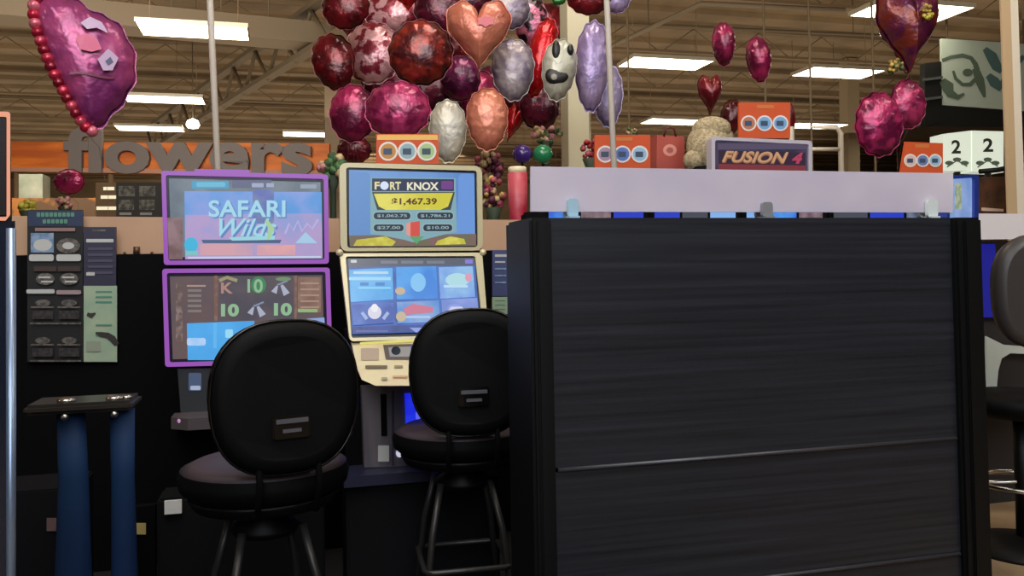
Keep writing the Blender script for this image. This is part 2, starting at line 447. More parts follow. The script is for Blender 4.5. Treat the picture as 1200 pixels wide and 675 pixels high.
for y_, a_, b_ in ((249, 43, 87), (257, 50, 80)):
    for q_ in range(a_, b_ - 3, 5): A.rect(q_, y_, q_ + 4, y_ + 5, pteal, 1)
A.rect(41, 267, 88, 271, mat('poster_pinkgrey', (140, 112, 110), .6))
A.rect(36, 273, 63, 296, pblue); A.oval(50, 287, 11, 7, pwhite)
A.oval(80, 288, 14, 9, pgrey); A.oval(80, 288, 7, 4, pwhite)
A.rect(34, 298, 63, 306, pwhite, 3); A.rect(66, 298, 95, 306, pwhite, 3)
for cx in (53, 81):
    A.oval(cx, 327, 11, 7, pgrey); A.rect(cx - 8, 324, cx + 6, 326, pwhite); A.rect(cx - 5, 329, cx + 9, 331, pwhite)
    A.rect(cx - 13, 312, cx + 13, 318, pbrown)
A.rect(31, 339, 64, 344, pwhite, 2); A.rect(66, 340, 95, 345, mat('poster_pink', (160, 140, 145), .6), 2)
for y0 in (350, 394):
    for cx in (50, 81): A.oval(cx, y0 + 5, 9, 4, pgrey); A.rect(cx - 14, y0 + 9, cx + 13, y0 + 11, pgrey); A.rect(cx - 12, y0 + 14, cx + 12, y0 + 24, pdgrey)
    A.rect(35, y0 + 28, 95, y0 + 30, pgrey)
A.done('print', t)
t, A = poster(98, 266, 136, 335, mat('poster_indigo', (40, 38, 62), .5), 'notice_poster', 'dark indigo notice with pale text lines right of the jackpot poster')
A.rect(108, 269, 124, 271, pgrey); A.rect(101, 280, 133, 284, pwhite, 1)
for k in range(5): A.rect(103, 290 + k * 7, 132, 293 + k * 7, mat('poster_violet_text', (74, 68, 92), .6))
A.rect(101, 319, 111, 323, pwhite, 1); A.done('print', t)
pgreen = mat('poster_pale_green', (168, 186, 158), .6, rgb2=(150, 178, 152), scale=9)
t, A = poster(98, 335, 137, 424, pgreen, 'info_poster', 'pale green information poster with a dark hand shape right of the jackpot poster')
pdk = mat('poster_dark_print', (52, 46, 42), .6)
for y_ in (341, 347, 353, 380, 392): A.rect(112, y_, 131, y_ + 2, pteal)
A.line([(102, 368), (107, 370), (112, 367)], [4, 6, 2], pdk); A.line([(112, 390), (118, 392), (126, 393), (132, 397), (137, 404)], [2, 6, 7, 8, 6], pdk)
A.rect(101, 400, 118, 412, mat('poster_green_block', (150, 160, 140), .6)); A.done('print', t)
t, A = poster(577, 293, 596, 347, mat('poster_slate_blue', (70, 78, 124), .5), 'notice_poster', 'slate blue notice with pale lines right of the cream-framed slot machine')
A.rect(580, 298, 594, 301, pwhite); A.rect(580, 306, 592, 308, pwhite)
for k in range(3): A.rect(580, 314 + k * 8, 593, 316 + k * 8, pblue)
A.done('print', t)
t, A = poster(577, 348, 596, 368, pgreen, 'info_poster', 'small pale green poster under the slate blue notice beside the cream-framed machine')
for k in range(3): A.rect(580, 352 + k * 5, 592, 353 + k * 5, pteal)
A.done('print', t)

# ---- slot machines
purple = glow((160, 88, 190), .85)
def bezel(t, pl, q, qi, r, ri, m, depth=.04, off=.012, name='screen_frame', label=None):
    bm = NB(); ring(bm, [pl.p(*x, off) for x in rq(q, r)], [pl.p(*x, off) for x in rq(qi, ri)], pl.back * depth); return part(name, bm, m, t, label=label)
def slab(t, pl, q, depth, m, name, off=0., bevel=0., label=None):
    bm = NB(); prism(bm, [pl.p(*x, off) for x in q], pl.back * depth); return part(name, bm, m, t, bevel=bevel, label=label)
def shift(q, dx0, dy0, dx1, dy1):
    (a, b, c, d) = q; return [(a[0] + dx0, a[1] + dy0), (b[0] + dx1, b[1] + dy0), (c[0] + dx1, c[1] + dy1), (d[0] + dx0, d[1] + dy1)]

# Safari machine
SO = at(190, 330, 3.1); S1 = Plane((SO.x, SO.y, 0))
t = thing('slot_machine', 'slot machine with two purple-lit screens reading SAFARI, behind the left stool', 'slot machine', S1.at(.3, 0, -.2), TH)
slab(t, S1, [(196, 206), (382, 209), (385, 428), (198, 432)], .32, BLKM, 'cabinet', -.005)
uq = [(189, 200), (384.5, 204.5), (385.5, 309), (192, 310.5)]
lq = [(190, 315), (386.5, 313.5), (389.5, 425), (193.5, 430)]
bezel(t, S1, uq, shift(uq, 5, 5, -5, -5), 4, 3, purple, label='purple lit frame of the upper screen')
bezel(t, S1, lq, shift(lq, 5, 5, -5, -5), 4, 3, purple, label='purple lit frame of the lower screen')
slab(t, S1, [(228, 198), (292, 199), (292, 203), (228, 202)], .05, purple, 'top_light', .01)
for q, nm in ((uq, 'upper'), (lq, 'lower')):
    A = Art(S1, .001); qi = shift(q, 5, 5, -5, -5); A.poly(qi, glow((22, 12, 34), 1)); s = shift(qi, 4, 4, -4, -4)
    if nm == 'upper':
        (a, b, c, d) = s
        A.poly(s, glow((92, 104, 116), 1, (120, 132, 140), 5))
        A.poly([(196, 255), (214, 255), (214, 304), (198, 304)], glow((140, 112, 116), 1, (110, 84, 84), 14))
        A.poly([(216, 224), (377, 225), (378, 303), (217, 304)], glow((84, 146, 212), 1, (128, 152, 214), 7))  # blue reflection of other machines, painted into the emissive screen image
        A.rect(225, 212, 268, 221, glow((60, 150, 190), 1)); A.rect(230, 213.5, 264, 219, glow((96, 176, 204), 1), 2)
        A.rect(272, 211, 318, 220, glow((88, 92, 122), 1)); A.rect(295, 214.5, 309, 219.5, glow((150, 160, 186), 1), 1); A.rect(312, 214.5, 321, 219.5, glow((150, 160, 186), 1), 1); A.rect(352, 216, 371, 221, glow((140, 152, 168), 1), 1)
        A.poly([(217, 252), (377, 250), (378, 303), (217, 304)], glow((140, 150, 204), 1, (172, 150, 196), 7))
        A.rect(234, 286, 296, 299, glow((206, 156, 166), 1, (180, 150, 180), 9)); A.rect(301, 287, 346, 299, glow((220, 160, 160), 1, (196, 150, 170), 9))
        A.poly([(236, 281), (330, 281), (328, 285), (238, 285)], glow((70, 92, 128), 1))
        A.oval(224, 287, 8, 9, glow((64, 176, 214), 1)); A.rect(296, 222, 321, 262, glow((92, 104, 172), 1, (120, 140, 160), 10), 4)
        A.rect(218, 294, 232, 299, glow((120, 190, 190), 1)); A.poly([(346, 285), (358, 272), (372, 285)], glow((160, 196, 224), 1))
        wt = glow((156, 208, 226), 1); sh = glow((88, 128, 186), 1)
        A.text('SAFARI', 246, 236, 336, 256, sh, shear=0, bold=.03); A.text('SAFARI', 244.5, 234.5, 334.5, 254.5, wt, bold=.02)
        A.text('Wilds', 259, 258, 326, 279, sh, shear=.4, bold=.02); A.text('Wilds', 257, 256, 324, 277, wt, shear=.4, bold=.012)
        A.line([(334, 274), (339, 262), (344, 270), (349, 259), (354, 271), (360, 262), (366, 268), (373, 257)], 3, glow((176, 166, 214), 1))
        A.poly([(268, 278), (322, 276), (322, 281), (272, 282)], glow((150, 206, 216), 1))
        A.line([(312, 258), (318, 268), (314, 281)], [4, 7, 3], glow((160, 200, 150), 1))
        A.poly([(220, 301), (376, 300), (376, 302), (220, 303)], glow((190, 206, 230), 1))
    else:
        A.poly(s, glow((104, 84, 82), 1, (92, 80, 86), 6))
        A.poly([(257, 324), (343, 323), (344, 375), (257, 376)], glow((78, 74, 84), 1, (92, 82, 88), 9))
        br = glow((134, 104, 92), 1, (116, 88, 78), 30); A.rect(251, 323, 255, 376, br); A.rect(345, 323, 348, 374, br); A.rect(349, 325, 376, 366, glow((124, 96, 86), 1, (140, 112, 98), 20))
        for k in range(5): A.rect(352, 331 + k * 7, 374, 333 + k * 7, glow((166, 136, 116), 1))
        A.rect(349, 362, 372, 366, glow((140, 176, 120), 1)); A.rect(206, 332, 214, 400, glow((134, 116, 112), 1, (98, 82, 80), 50)); A.rect(219, 334, 241, 336, glow((170, 140, 128), 1))
        for k in range(5): A.rect(220, 339 + k * 6, 236, 342 + k * 6, glow((124, 116, 114), 1))
        gw = glow((140, 180, 142), 1); gd = glow((64, 128, 88), 1)
        pk = glow((168, 130, 120), 1); wh = glow((166, 172, 192), 1)
        A.text('K', 259, 331, 273, 344, pk, bold=.03); A.line([(257, 329), (266, 325), (278, 329)], 4, glow((150, 144, 110), 1))
        A.oval(303, 334, 9, 10, gd); A.text('10', 290, 327, 308, 343, gw, bold=.02)
        for cx, cy in ((328, 338), (300, 363)): A.line([(cx - 7, cy + 5), (cx - 3, cy - 3)], [7, 2], wh); A.line([(cx + 2, cy - 4), (cx + 8, cy + 7)], [3, 8], wh); A.line([(cx - 3, cy - 4), (cx + 9, cy - 9)], 2, glow((128, 140, 170), 1))
        A.oval(332, 327, 9, 2.5, glow((110, 140, 104), 1))
        A.text('10', 259, 356, 280, 371, gw, bold=.05); A.text('10', 321, 355, 342, 370, gw, bold=.05)
        A.poly([(219, 379), (298, 376), (298, 422), (220, 422)], glow((74, 160, 226), 1, (84, 170, 234), 6))
        A.poly([(314, 377), (380, 372), (384, 422), (298, 422), (298, 392)], glow((120, 156, 214), 1, (150, 170, 220), 6))
        A.rect(219, 396, 241, 405, glow((160, 200, 242), 1, (200, 216, 244), 20), 3); A.rect(264, 386, 273, 396, glow((150, 214, 240), 1), 2); A.line([(270, 394), (276, 400)], 3, glow((150, 214, 240), 1)); A.rect(250, 378, 254, 408, glow((96, 180, 236), 1))
    A.done('screen', t, 'upper screen with SAFARI in pale blue' if nm == 'upper' else 'lower reel screen showing 10 symbols')
# lower body of the safari machine: bill entry, shelf, base
S2 = Plane(S1.at(0, 0, .0))
slab(t, S2, [(208, 432), (375, 430), (378, 484), (212, 486)], .3, mat('machine_charcoal', (44, 47, 52), .5), 'bill_panel', .0)
A = Art(S2, .002); A.rect(221, 437, 236, 458, glow((70, 84, 112), 1), 2); A.rect(223, 452, 235, 457, glow((160, 172, 196), 1), 2); A.oval(251, 452, 9, 9, mat('reader_ring', (86, 92, 104), .3, metal=.5)); A.oval(252, 453, 5.5, 6, BLKG)
A.done('card_reader', t)
sh = S1.p(205, 484); bm = NB()
prism(bm, [S1.at(a, sh.z, b) for a, b in ((.04, .0), (.04, .10), (.1, .15), (.5, .15), (.56, .10), (.56, 0))], Z * -.04); part('button_shelf', bm, mat('button_deck_grey', (84, 76, 80), .35), t)
bm = NB()
for px in (211, 252): c = S1.p(px, 493, .12); sphere(bm, c, .009)
part('button', bm, glow((196, 140, 190), .9), t)
zb = sh.z - .05
bm = NB(); box(bm, S1.at(.3, zb / 2, -.15), (.54, .26, zb), TH); part('base', bm, BLKM, t, bevel=.01)
bm = NB(); zq = S1.p(203, 584, .17).z; box(bm, S1.at(.28, zq / 2, .08), (.56, .17, zq), TH); part('pedestal', bm, mat('base_black', (13, 14, 17), .75, spec=.2), t, bevel=.01)
bm = NB(); c = S1.p(203, 594, .18); box(bm, c, (.055, .012, .045), TH); part('sticker', bm, mat('sticker_white', (226, 226, 222), .5), t, label='white sticker on the base')

# Fort Knox machine
q = S1.p(398, 330); K1 = Plane((q.x, q.y, 0)); 
gold = mat('cream_gold_trim', (206, 196, 158), .32, metal=.15, spec=.7)
t = thing('slot_machine', 'slot machine with cream frame and blue FORT KNOX screen, behind the right stool', 'slot machine', K1.at(.27, 0, -.2), TH)
slab(t, K1, [(402, 196), (562, 199), (564, 292), (403, 293)], .24, BLKM, 'cabinet', -.01)
uq = [(397.5, 190.5), (565, 194.5), (566, 293.5), (399, 294.5)]
bezel(t, K1, uq, shift(uq, 8, 5.5, -6, -4), 10, 4, gold, .05, .014)
A = Art(K1, .002); s = shift(uq, 8, 5.5, -6, -4); A.poly(s, glow((10, 14, 18), 1)); s = shift(s, 3.5, 3, -3, -4); A.poly(s, glow((92, 132, 196), 1, (108, 150, 206), 4))
A.rect(409, 202, 434, 280, glow((98, 140, 196), 1), 6); A.rect(537, 204, 556, 275, glow((104, 148, 214), 1), 6)
A.poly([(409, 276), (558, 274), (558, 288), (410, 289)], glow((110, 104, 84), 1, (128, 96, 96), 18))
A.poly([(418, 281), (452, 277), (464, 283), (460, 288), (414, 288)], glow((190, 180, 60), 1, (210, 206, 90), 30)); A.poly([(513, 282), (528, 277), (544, 280), (546, 286), (510, 287)], glow((190, 184, 60), 1, (214, 206, 90), 30))
edge = glow((126, 166, 176), 1); A.poly([(434, 208), (534, 209), (535, 272), (520, 275), (492, 282), (484, 284), (474, 281), (448, 276), (434, 274)], edge)
navy = glow((44, 52, 78), 1); A.poly([(436, 209), (532, 210), (532, 224), (436, 224)], navy)
yl = glow((222, 214, 160), 1)
A.text('F', 439, 213, 445, 222, yl, bold=.03); A.oval(450.5, 217.5, 5, 5, glow((210, 220, 245), 1)); A.text('RT', 457, 213, 470, 222.5, yl, bold=.03)
A.text('KNOX', 477, 213.5, 514, 223, glow((232, 228, 200), 1), bold=.03); A.rect(517, 212, 531, 222, glow((110, 62, 130), 1), 2)
A.poly([(436, 225), (533, 225), (528, 246), (442, 246)], glow((60, 66, 66), 1)); A.poly([(438, 227), (531, 226), (525, 242), (516, 246), (452, 246), (444, 242)], glow((204, 196, 60), 1, (222, 214, 96), 12))
A.text('$1,467.39', 459, 232, 512, 241, glow((90, 56, 16), 1), bold=.03)
pill = glow((38, 54, 66), 1)
for (x0, y0, x1, y1, tx) in ((437, 248, 482, 258, '$1,062.75'), (488, 248, 532, 258, '$1,786.21'), (437, 262, 474, 272, '$27.00'), (495, 262, 531, 272, '$10.00')):
    A.rect(x0, y0, x1, y1, glow((150, 176, 180), 1), 4); A.rect(x0 + 1, y0 + 1, x1 - 1, y1 - 1, pill, 4); A.text(tx, x0 + 5, y0 + 3, x1 - 5, y1 - 3, glow((150, 172, 176), 1))
A.poly([(478, 261), (492, 259), (492, 277), (484, 280), (478, 275)], glow((206, 80, 70), 1)); A.poly([(476, 262), (481, 260), (481, 278), (476, 274)], glow((216, 150, 140), 1))
A.poly([(480, 277), (497, 277), (488, 286)], glow((90, 160, 110), 1))
A.done('screen', t, 'upper screen reading FORT KNOX with yellow jackpot meter')
bm = NB()
for x in (398, 566): c = K1.p(x, 296, .015); sphere(bm, c, .014)
part('hinge', bm, gold, t)
# lower, leaning screen
zc = K1.p(480, 297)
K2 = Plane(Vector((K1.o.x, K1.o.y, zc.z)) , TH, math.radians(20))
lq = [(398, 297), (565, 296), (573, 396), (410, 400)]
bezel(t, K2, lq, [(405, 300.5), (557, 300), (567, 392), (412, 396)], 5, 3, gold, .05, .012, label='cream frame of the leaning lower screen')
slab(t, K2, [(403, 299), (561, 298), (570, 394), (411, 398)], .14, BLKM, 'lower_cabinet', -.004)
A = Art(K2, .001); A.poly([(405, 300.5), (557, 300), (567, 392), (412, 396)], glow((10, 12, 20), 1))
A.poly([(408, 303), (556, 302), (563, 387), (413, 392)], glow((52, 88, 160), 1, (70, 110, 188), 6))
A.poly([(408, 303), (556, 302), (557, 311), (409, 313)], glow((84, 90, 104), 1)); [A.rect(a_, 305.5, b_, 309, glow((112, 118, 130), 1), 1) for a_, b_ in ((446, 466), (470, 496), (500, 521))]; A.rect(411, 304.5, 418, 308, glow((190, 196, 200), 1), 1); A.rect(545, 304, 554, 309, glow((130, 120, 210), 1), 1)
A.poly([(409, 316), (460, 314), (461, 351), (411, 354)], glow((76, 158, 222), 1, (100, 176, 232), 8)); A.poly([(464, 313), (511, 312), (513, 350), (465, 351)], glow((78, 156, 228), 1, (60, 130, 214), 8)); A.poly([(514, 313), (554, 312), (557, 348), (516, 350)], glow((108, 150, 224), 1, (140, 186, 226), 10))
A.rect(414, 318, 455, 321, glow((176, 206, 226), 1)); A.rect(409, 324.5, 458, 328.5, glow((150, 206, 238), 1), 1); A.rect(422, 331, 432, 334.5, glow((66, 124, 190), 1), 1); A.rect(440, 331, 451, 334.5, glow((66, 124, 190), 1), 1); A.rect(420, 336.5, 458, 338.5, glow((130, 206, 240), 1))
A.oval(490, 331, 9, 11, glow((126, 190, 236), 1)); A.oval(469, 341, 6, 4.5, glow((190, 170, 140), 1)); A.oval(536, 328, 14, 8, glow((170, 214, 224), 1)); A.rect(520, 334, 548, 337, glow((180, 216, 240), 1)); A.oval(549, 325, 4, 5, glow((214, 150, 180), 1))
A.poly([(412, 357), (461, 355), (462, 378), (414, 381)], glow((56, 84, 166), 1, (80, 112, 190), 9)); A.poly([(465, 354), (514, 352), (516, 377), (466, 379)], glow((84, 140, 206), 1, (130, 160, 210), 9)); A.poly([(517, 351), (559, 349), (562, 376), (519, 378)], glow((110, 134, 204), 1, (130, 150, 216), 9))
A.oval(439, 366, 8, 8, glow((206, 206, 222), 1)); A.oval(439, 361, 4, 5, glow((226, 226, 230), 1)); A.line([(424, 366), (430, 374)], 4, glow((150, 170, 214), 1)); A.line([(455, 366), (449, 374)], 4, glow((150, 170, 214), 1))
A.poly([(472, 362), (484, 356), (508, 360), (507, 366), (476, 369)], glow((196, 110, 136), 1)); A.rect(474, 370, 504, 373, glow((160, 190, 226), 1)); A.oval(470, 371, 6, 6, glow((190, 170, 140), 1)); A.oval(533, 362, 9, 6, glow((130, 150, 222), 1)); A.line([(524, 371), (530, 362), (540, 362), (546, 371)], 6, glow((200, 200, 232), 1))
A.poly([(413, 383), (562, 378), (563, 387), (413, 391)], glow((30, 52, 120), 1, (44, 70, 150), 12)); A.poly([(480, 384), (496, 384), (488, 390)], glow((130, 150, 214), 1)); A.rect(417, 387, 455, 389, glow((86, 92, 160), 1))
A.done('screen', t, 'leaning lower screen with a blue game menu')
# button deck
zd = K2.p(480, 402); K3 = Plane(zd, TH, math.radians(62))
deckq = [(412, 402), (578, 396), (580, 440), (572, 449), (520, 452), (440, 452), (424, 445), (419, 433)]
slab(t, K3, deckq, .05, mat('cream_deck', (222, 210, 170), .35, rgb2=(212, 196, 160), scale=6), 'button_deck', 0.)
A = Art(K3, .002)
A.poly([(422, 401), (506, 396.5), (506, 399), (422, 404)], glow((222, 214, 120), 1))
A.rect(423, 408, 444, 422, mat('deck_taupe', (176, 158, 138), .5), 1); A.poly([(449, 404), (483, 403), (485, 421), (452, 421)], mat('deck_dark', (92, 84, 78), .4)); A.poly([(455, 407), (481, 406), (483, 418), (457, 418)], mat('deck_grey', (150, 148, 146), .4)); A.oval(464, 411, 5.5, 5, BLKG)
A.poly([(481, 405), (500, 404), (500, 421), (483, 421)], glow((70, 104, 210), 1)); A.oval(493, 415, 4, 3, glow((170, 190, 240), 1))
A.rect(428, 428, 454, 431.5, mat('deck_button_brown', (108, 94, 70), .4), 1.5); A.rect(462, 428, 472, 430.5, mat('deck_button_tan', (150, 134, 104), .4), 1); A.rect(447, 442, 454, 445, mat('deck_print', (150, 146, 120), .4), 1); A.rect(460, 440, 478, 442, mat('deck_print_red', (206, 160, 120), .4), 1)
A.done('buttons', t)
# pedestal
K4 = Plane(K1.at(0, 0, .02))
slab(t, K4, [(424, 454), (578, 448), (579, 543), (427, 548)], .12, STEEL, 'steel_front', 0.)
slab(t, K4, [(446, 462), (453, 462), (454, 511), (447, 511)], .004, BLKM, 'coin_slot', .004)
A = Art(K4, .006); A.rect(459, 458, 462, 546, mat('steel_groove', (64, 62, 84), .4)); A.rect(443, 522, 456, 541, mat('sticker_white', (226, 226, 222), .5), 1); A.oval(468, 531, 4, 5, glow((214, 216, 236), .8)); A.poly([(474, 461), (576, 456), (577, 506), (476, 512)], glow((22, 26, 210), 1, (40, 60, 230), 6)); A.oval(492, 487, 5, 9, glow((90, 100, 240), 1))
A.done('lit_panel', t, 'blue lit panel and white stickers on the steel front')
z5 = K4.p(430, 549).z
bm = NB(); prism(bm, [K1.at(a, z5, b) for a, b in ((.0, -.16), (.0, .13), (.6, .13), (.6, -.16))], -Z * .04); part('ledge', bm, mat('ledge_slate', (44, 46, 70), .4), t)
bm = NB(); box(bm, K1.at(.3, (z5 - .04) / 2, -.02), (.58, .24, z5 - .04), TH); part('base', bm, mat('base_black', (13, 14, 17), .75, spec=.2), t, bevel=.008)
bm = NB(); box(bm, K1.at(.27, z5 / 2 + .3, -.12), (.5, .14, 1.0), TH); part('column', bm, BLKM, t)

# Machine at the far left edge
L1 = Plane(at(12, 300, 1.55), math.radians(33))
t = thing('slot_machine', 'slot machine cut off by the left picture edge with salmon lit frame', 'slot machine', (L1.o.x - .2, L1.o.y, 0), math.radians(33))
bezel(t, L1, [(-260, 124), (12, 131), (12, 254), (-260, 258)], [(-256, 130), (8, 136), (8, 258), (-256, 262)], 4, 2, glow((236, 160, 128), .95), .03, .01, label='salmon lit screen frame')
slab(t, L1, [(-258, 128), (10, 134), (10, 253), (-258, 256)], .35, BLKM, 'upper_cabinet')
slab(t, L1, [(-256, 134), (7, 138), (7, 252), (-256, 255)], .002, glow((16, 8, 6), 1), 'screen', .003)
a = L1.p(-258, 255); b = L1.p(18, 255)
bm = NB(); prism(bm, [Vector((a.x, a.y, 0)), Vector((b.x, b.y, 0)), Vector((b.x, b.y, b.z)), Vector((a.x, a.y, b.z))], L1.back * .4); part('lower_cabinet', bm, mat('navy_gloss', (26, 34, 50), .22, coat=.5), t, bevel=.006)
bm = NB(); q = L1.p(13, 430, .006); q2 = L1.p(14, 605, .006); tube(bm, [Vector((q.x, q.y, .25)), Vector((q.x, q.y, b.z - .02))], .008, 12); part('edge_highlight', bm, mat('pale_blue_highlight', (150, 170, 200), .3, metal=.7), t)  # pale tube stands in for the bright highlight on the glossy cabinet edge

# ---- drink stand with two blue legs
DS = Plane(at(100, 465, 2.6))
t = thing('drink_stand', 'small black stand with two tapered blue legs under the posters', 'stand', (DS.p(110, 600).x, DS.o.y, 0), TH)
bm = NB(); ztd = DS.p(100, 468).z
prism(bm, [DS.at(a, ztd - DS.o.z, b) for a, b in ((-.15, .08), (.145, .08), (.145, -.1), (-.15, -.1))], -Z * .03); part('top', bm, mat('stand_top', (60, 57, 54), .3, metal=.3), t, bevel=.01)
for px, w_ in ((78, .026), (134, .024), (148, .016)):
    bm = NB(); c = DS.p(px, 464, .04); lathe(bm, (c.x, c.y, ztd), [(w_, 0), (w_, .008), (w_ * .7, .012), (.001, .013)], 16); part('chrome_cap', bm, CHROME, t)
for px in (76, 134):
    bm = NB(); c = DS.p(px, 477, .07); sphere(bm, (c.x, c.y, ztd - .04), .012); part('bracket', bm, CHROME, t)
bluel = mat('blue_leg_paint', (30, 58, 98), .6, rgb2=(24, 44, 84), scale=2, spec=.2)
for xs in (((66, 100), (68, 104), (64, 108)), ((128, 158), (130, 158), (130, 162))):
    bm = NB(); rows = []
    for (xa, xb), y_ in zip(xs, (478, 560, 675)):
        a = DS.p(xa, y_, .02); b = DS.p(xb, y_, .02)
        for _ in (0,): rows.append((a, b))
    a2 = rows[-1][0].copy(); b2 = rows[-1][1].copy(); k = (rows[-1][0].z) / (rows[1][0].z - rows[-1][0].z)
    a2 = rows[-1][0] + (rows[-1][0] - rows[1][0]) * k; b2 = rows[-1][1] + (rows[-1][1] - rows[1][1]) * k
    rows.append((a2, b2)); rings = []
    rows[0] = (Vector((rows[0][0].x, rows[0][0].y, ztd - .03)), Vector((rows[0][1].x, rows[0][1].y, ztd - .03)))
    for a, b in rows:
        c = (a + b) / 2; h = (b - a) / 2; n_ = 12
        rings.append([bm.verts.new(c + h * math.cos(2 * math.pi * k_ / n_) + DS.back * (h.length * .7) * math.sin(2 * math.pi * k_ / n_)) for k_ in range(n_)])
    for A_, B_ in zip(rings, rings[1:]):
        for k_ in range(n_): f = bm.faces.new((A_[k_], A_[(k_ + 1) % n_], B_[(k_ + 1) % n_], B_[k_])); f.smooth = True
    bm.faces.new(rings[0]); bm.faces.new(rings[-1])
    part('leg', bm, bluel, t, label='blue tapered leg')
# dark boxes low behind the stand
bm = NB(); c = at(52, 590, 2.95); box(bm, (c.x, c.y, .3), (.26, .25, .6), TH)
t = thing('storage_cabinet', 'low dark cabinet behind the blue legged stand', 'cabinet', (c.x, c.y, 0), TH); part('cabinet_body', bm, mat('cabinet_charcoal', (15, 15, 20), .7, spec=.2), t, bevel=.006)
bm = NB(); P5 = Plane(Vector((c.x, c.y, 0)) - ay * .128); 
prism(bm, [P5.p(*q) for q in rect(55, 607, 68, 622)], -P5.back * .004); part('latch', bm, mat('latch_rose', (120, 96, 96), .4), t)
bm = NB(); c2 = at(170, 590, 3.0); zc_ = at(170, 612, 3.0).z
box(bm, (c2.x, c2.y, zc_ / 2 + .03), (.07, .04, zc_ + .06), TH); t = thing('floor_post', 'short black post with a yellow tag beside the blue legs', 'post', (c2.x, c2.y, 0), TH); part('post_body', bm, BLKM, t)
bm = NB(); P6 = Plane(Vector((c2.x, c2.y, 0)) - ay * .021); prism(bm, [P6.p(*q) for q in rect(157, 613, 171, 626)], -P6.back * .003); part('tag', bm, mat('tag_yellow', (206, 186, 116), .5), t, label='yellow tag')

# ---- stools
def make_stool(label):
    t = thing('bar_stool', label, 'stool', (0, 0, 0), 0, None)
    # local: +y = facing direction, seat centre at origin
    def superell(w, h, y, z0, n=40, e=2.7):
        o = []
        for k in range(n):
            a = 2 * math.pi * k / n; c, s = math.cos(a), math.sin(a)
            x = abs(c) ** (2 / e) * (1 if c >= 0 else -1) * w; z = abs(s) ** (2 / e) * (1 if s >= 0 else -1) * h
            x *= 1 + .06 * (z / h) if z < 0 else 1 - .1 * (z / h) ** 2
            o.append(Vector((x, y - .35 * x * x * -1, z0 + z)))
        return o
    def pad(secs, m, nm, par=None, lb=None):
        bm = NB(); R_ = [[bm.verts.new(p) for p in s] for s in secs]
        for A_, B_ in zip(R_, R_[1:]):
            n_ = len(A_)
            for k in range(n_): f = bm.faces.new((A_[k], A_[(k + 1) % n_], B_[(k + 1) % n_], B_[k])); f.smooth = True
        for rg in (R_[0], R_[-1]): bm.faces.new(rg).smooth = False
        return part(nm, bm, m, par or t, local=True, label=lb)
    bz = .955; w, h = .2, .205
    yb = -.27
    back = pad([superell(w * .80, h * .80, yb - .012, bz), superell(w * .90, h * .90, yb - .010, bz), superell(w * .97, h * .97, yb, bz), superell(w, h, yb + .02, bz), superell(w, h, yb + .055, bz), superell(w * .93, h * .93, yb + .075, bz), superell(w * .7, h * .7, yb + .082, bz)], LEATH, 'backrest')
    bm = NB(); tube(bm, superell(w * 1.005, h * 1.005, yb + .012, bz), .005, 6, closed=True); part('piping', bm, BLKG, back, local=True)
    bm = NB(); box(bm, (.0, yb - .016, bz - .075), (.10, .014, .062)); hd = part('handle_plate', bm, BLKG, back, bevel=.004, local=True)
    bm = NB(); box(bm, (0, yb - .026, bz - .058), (.085, .008, .011)); box(bm, (.0, yb - .025, bz - .084), (.05, .006, .009)); part('badge', bm, mat('badge_grey', (104, 104, 112), .4, metal=.4), hd, local=True, label='grey lettered badge')
    bm = NB(); lathe(bm, (0, 0, .64), [(.18, 0), (.21, .012), (.238, .035), (.244, .065), (.236, .088)], 36, 1); lathe(bm, (0, 0, .64), [(.236, .088), (.2, .104), (.1, .112), (.001, .114)], 36, 0); bmesh.ops.remove_doubles(bm, verts=bm.verts, dist=.0005); part('seat', bm, [SEATV, LEATH], t, local=True)
    bm = NB(); lathe(bm, (0, 0, .60), [(.12, 0), (.2, .02), (.215, .045), (.215, .052)], 30); part('seat_pan', bm, BLK, t, local=True)
    bm = NB()
    for x in (-.08, .08): tube(bm, [(x, -.1, .62), (x, -.24, .64), (x, -.27, .72), (x, -.255, .85)], .009, 8)
    part('back_bracket', bm, BLKM, t, local=True)
    bm = NB(); lathe(bm, (0, 0, .53), [(.09, 0), (.1, .02), (.06, .05), (.06, .08)], 20); part('swivel', bm, BLK, t, local=True)
    for sx in (-1, 1):
        for sy in (-1, 1):
            bm = NB(); tube(bm, [(sx * .085, sy * .085, .56), (sx * .12, sy * .12, .40), (sx * .165, sy * .165, .012)], .012, 10); part('leg', bm, TUBE, t, local=True)
    bm = NB(); k = .137
    pts = []
    for (cx, cy) in ((k, k), (-k, k), (-k, -k), (k, -k)):
        a0 = math.atan2(cy, cx)
        for j in (-1, 0, 1): a = a0 + j * .5; pts.append((cx * .8 + .04 * math.cos(a), cy * .8 + .04 * math.sin(a), .28))
    tube(bm, pts, .010, 8, closed=True); part('foot_ring', bm, TUBE, t, local=True)
    return t
st = make_stool('black padded swivel stool with a painted grey seat sheen before the purple-lit machine')
def put_stool(o, pxb, yb, depth, yaw, label):
    c = at(pxb, yb, depth); f = Vector((-math.sin(yaw), math.cos(yaw), 0))
    seat = Vector((c.x, c.y, 0.012)) + f * .27
    if o is None: return dup(st, seat, yaw, label, None)
    o.matrix_basis = Matrix.Translation(seat) @ Matrix.Rotation(yaw, 4, 'Z')
put_stool(st, 339, 460, 2.30, math.radians(30), None)
put_stool(None, 554, 450, 2.78, math.radians(12), 'black padded swivel stool partly hidden by the wood-grain partition post')

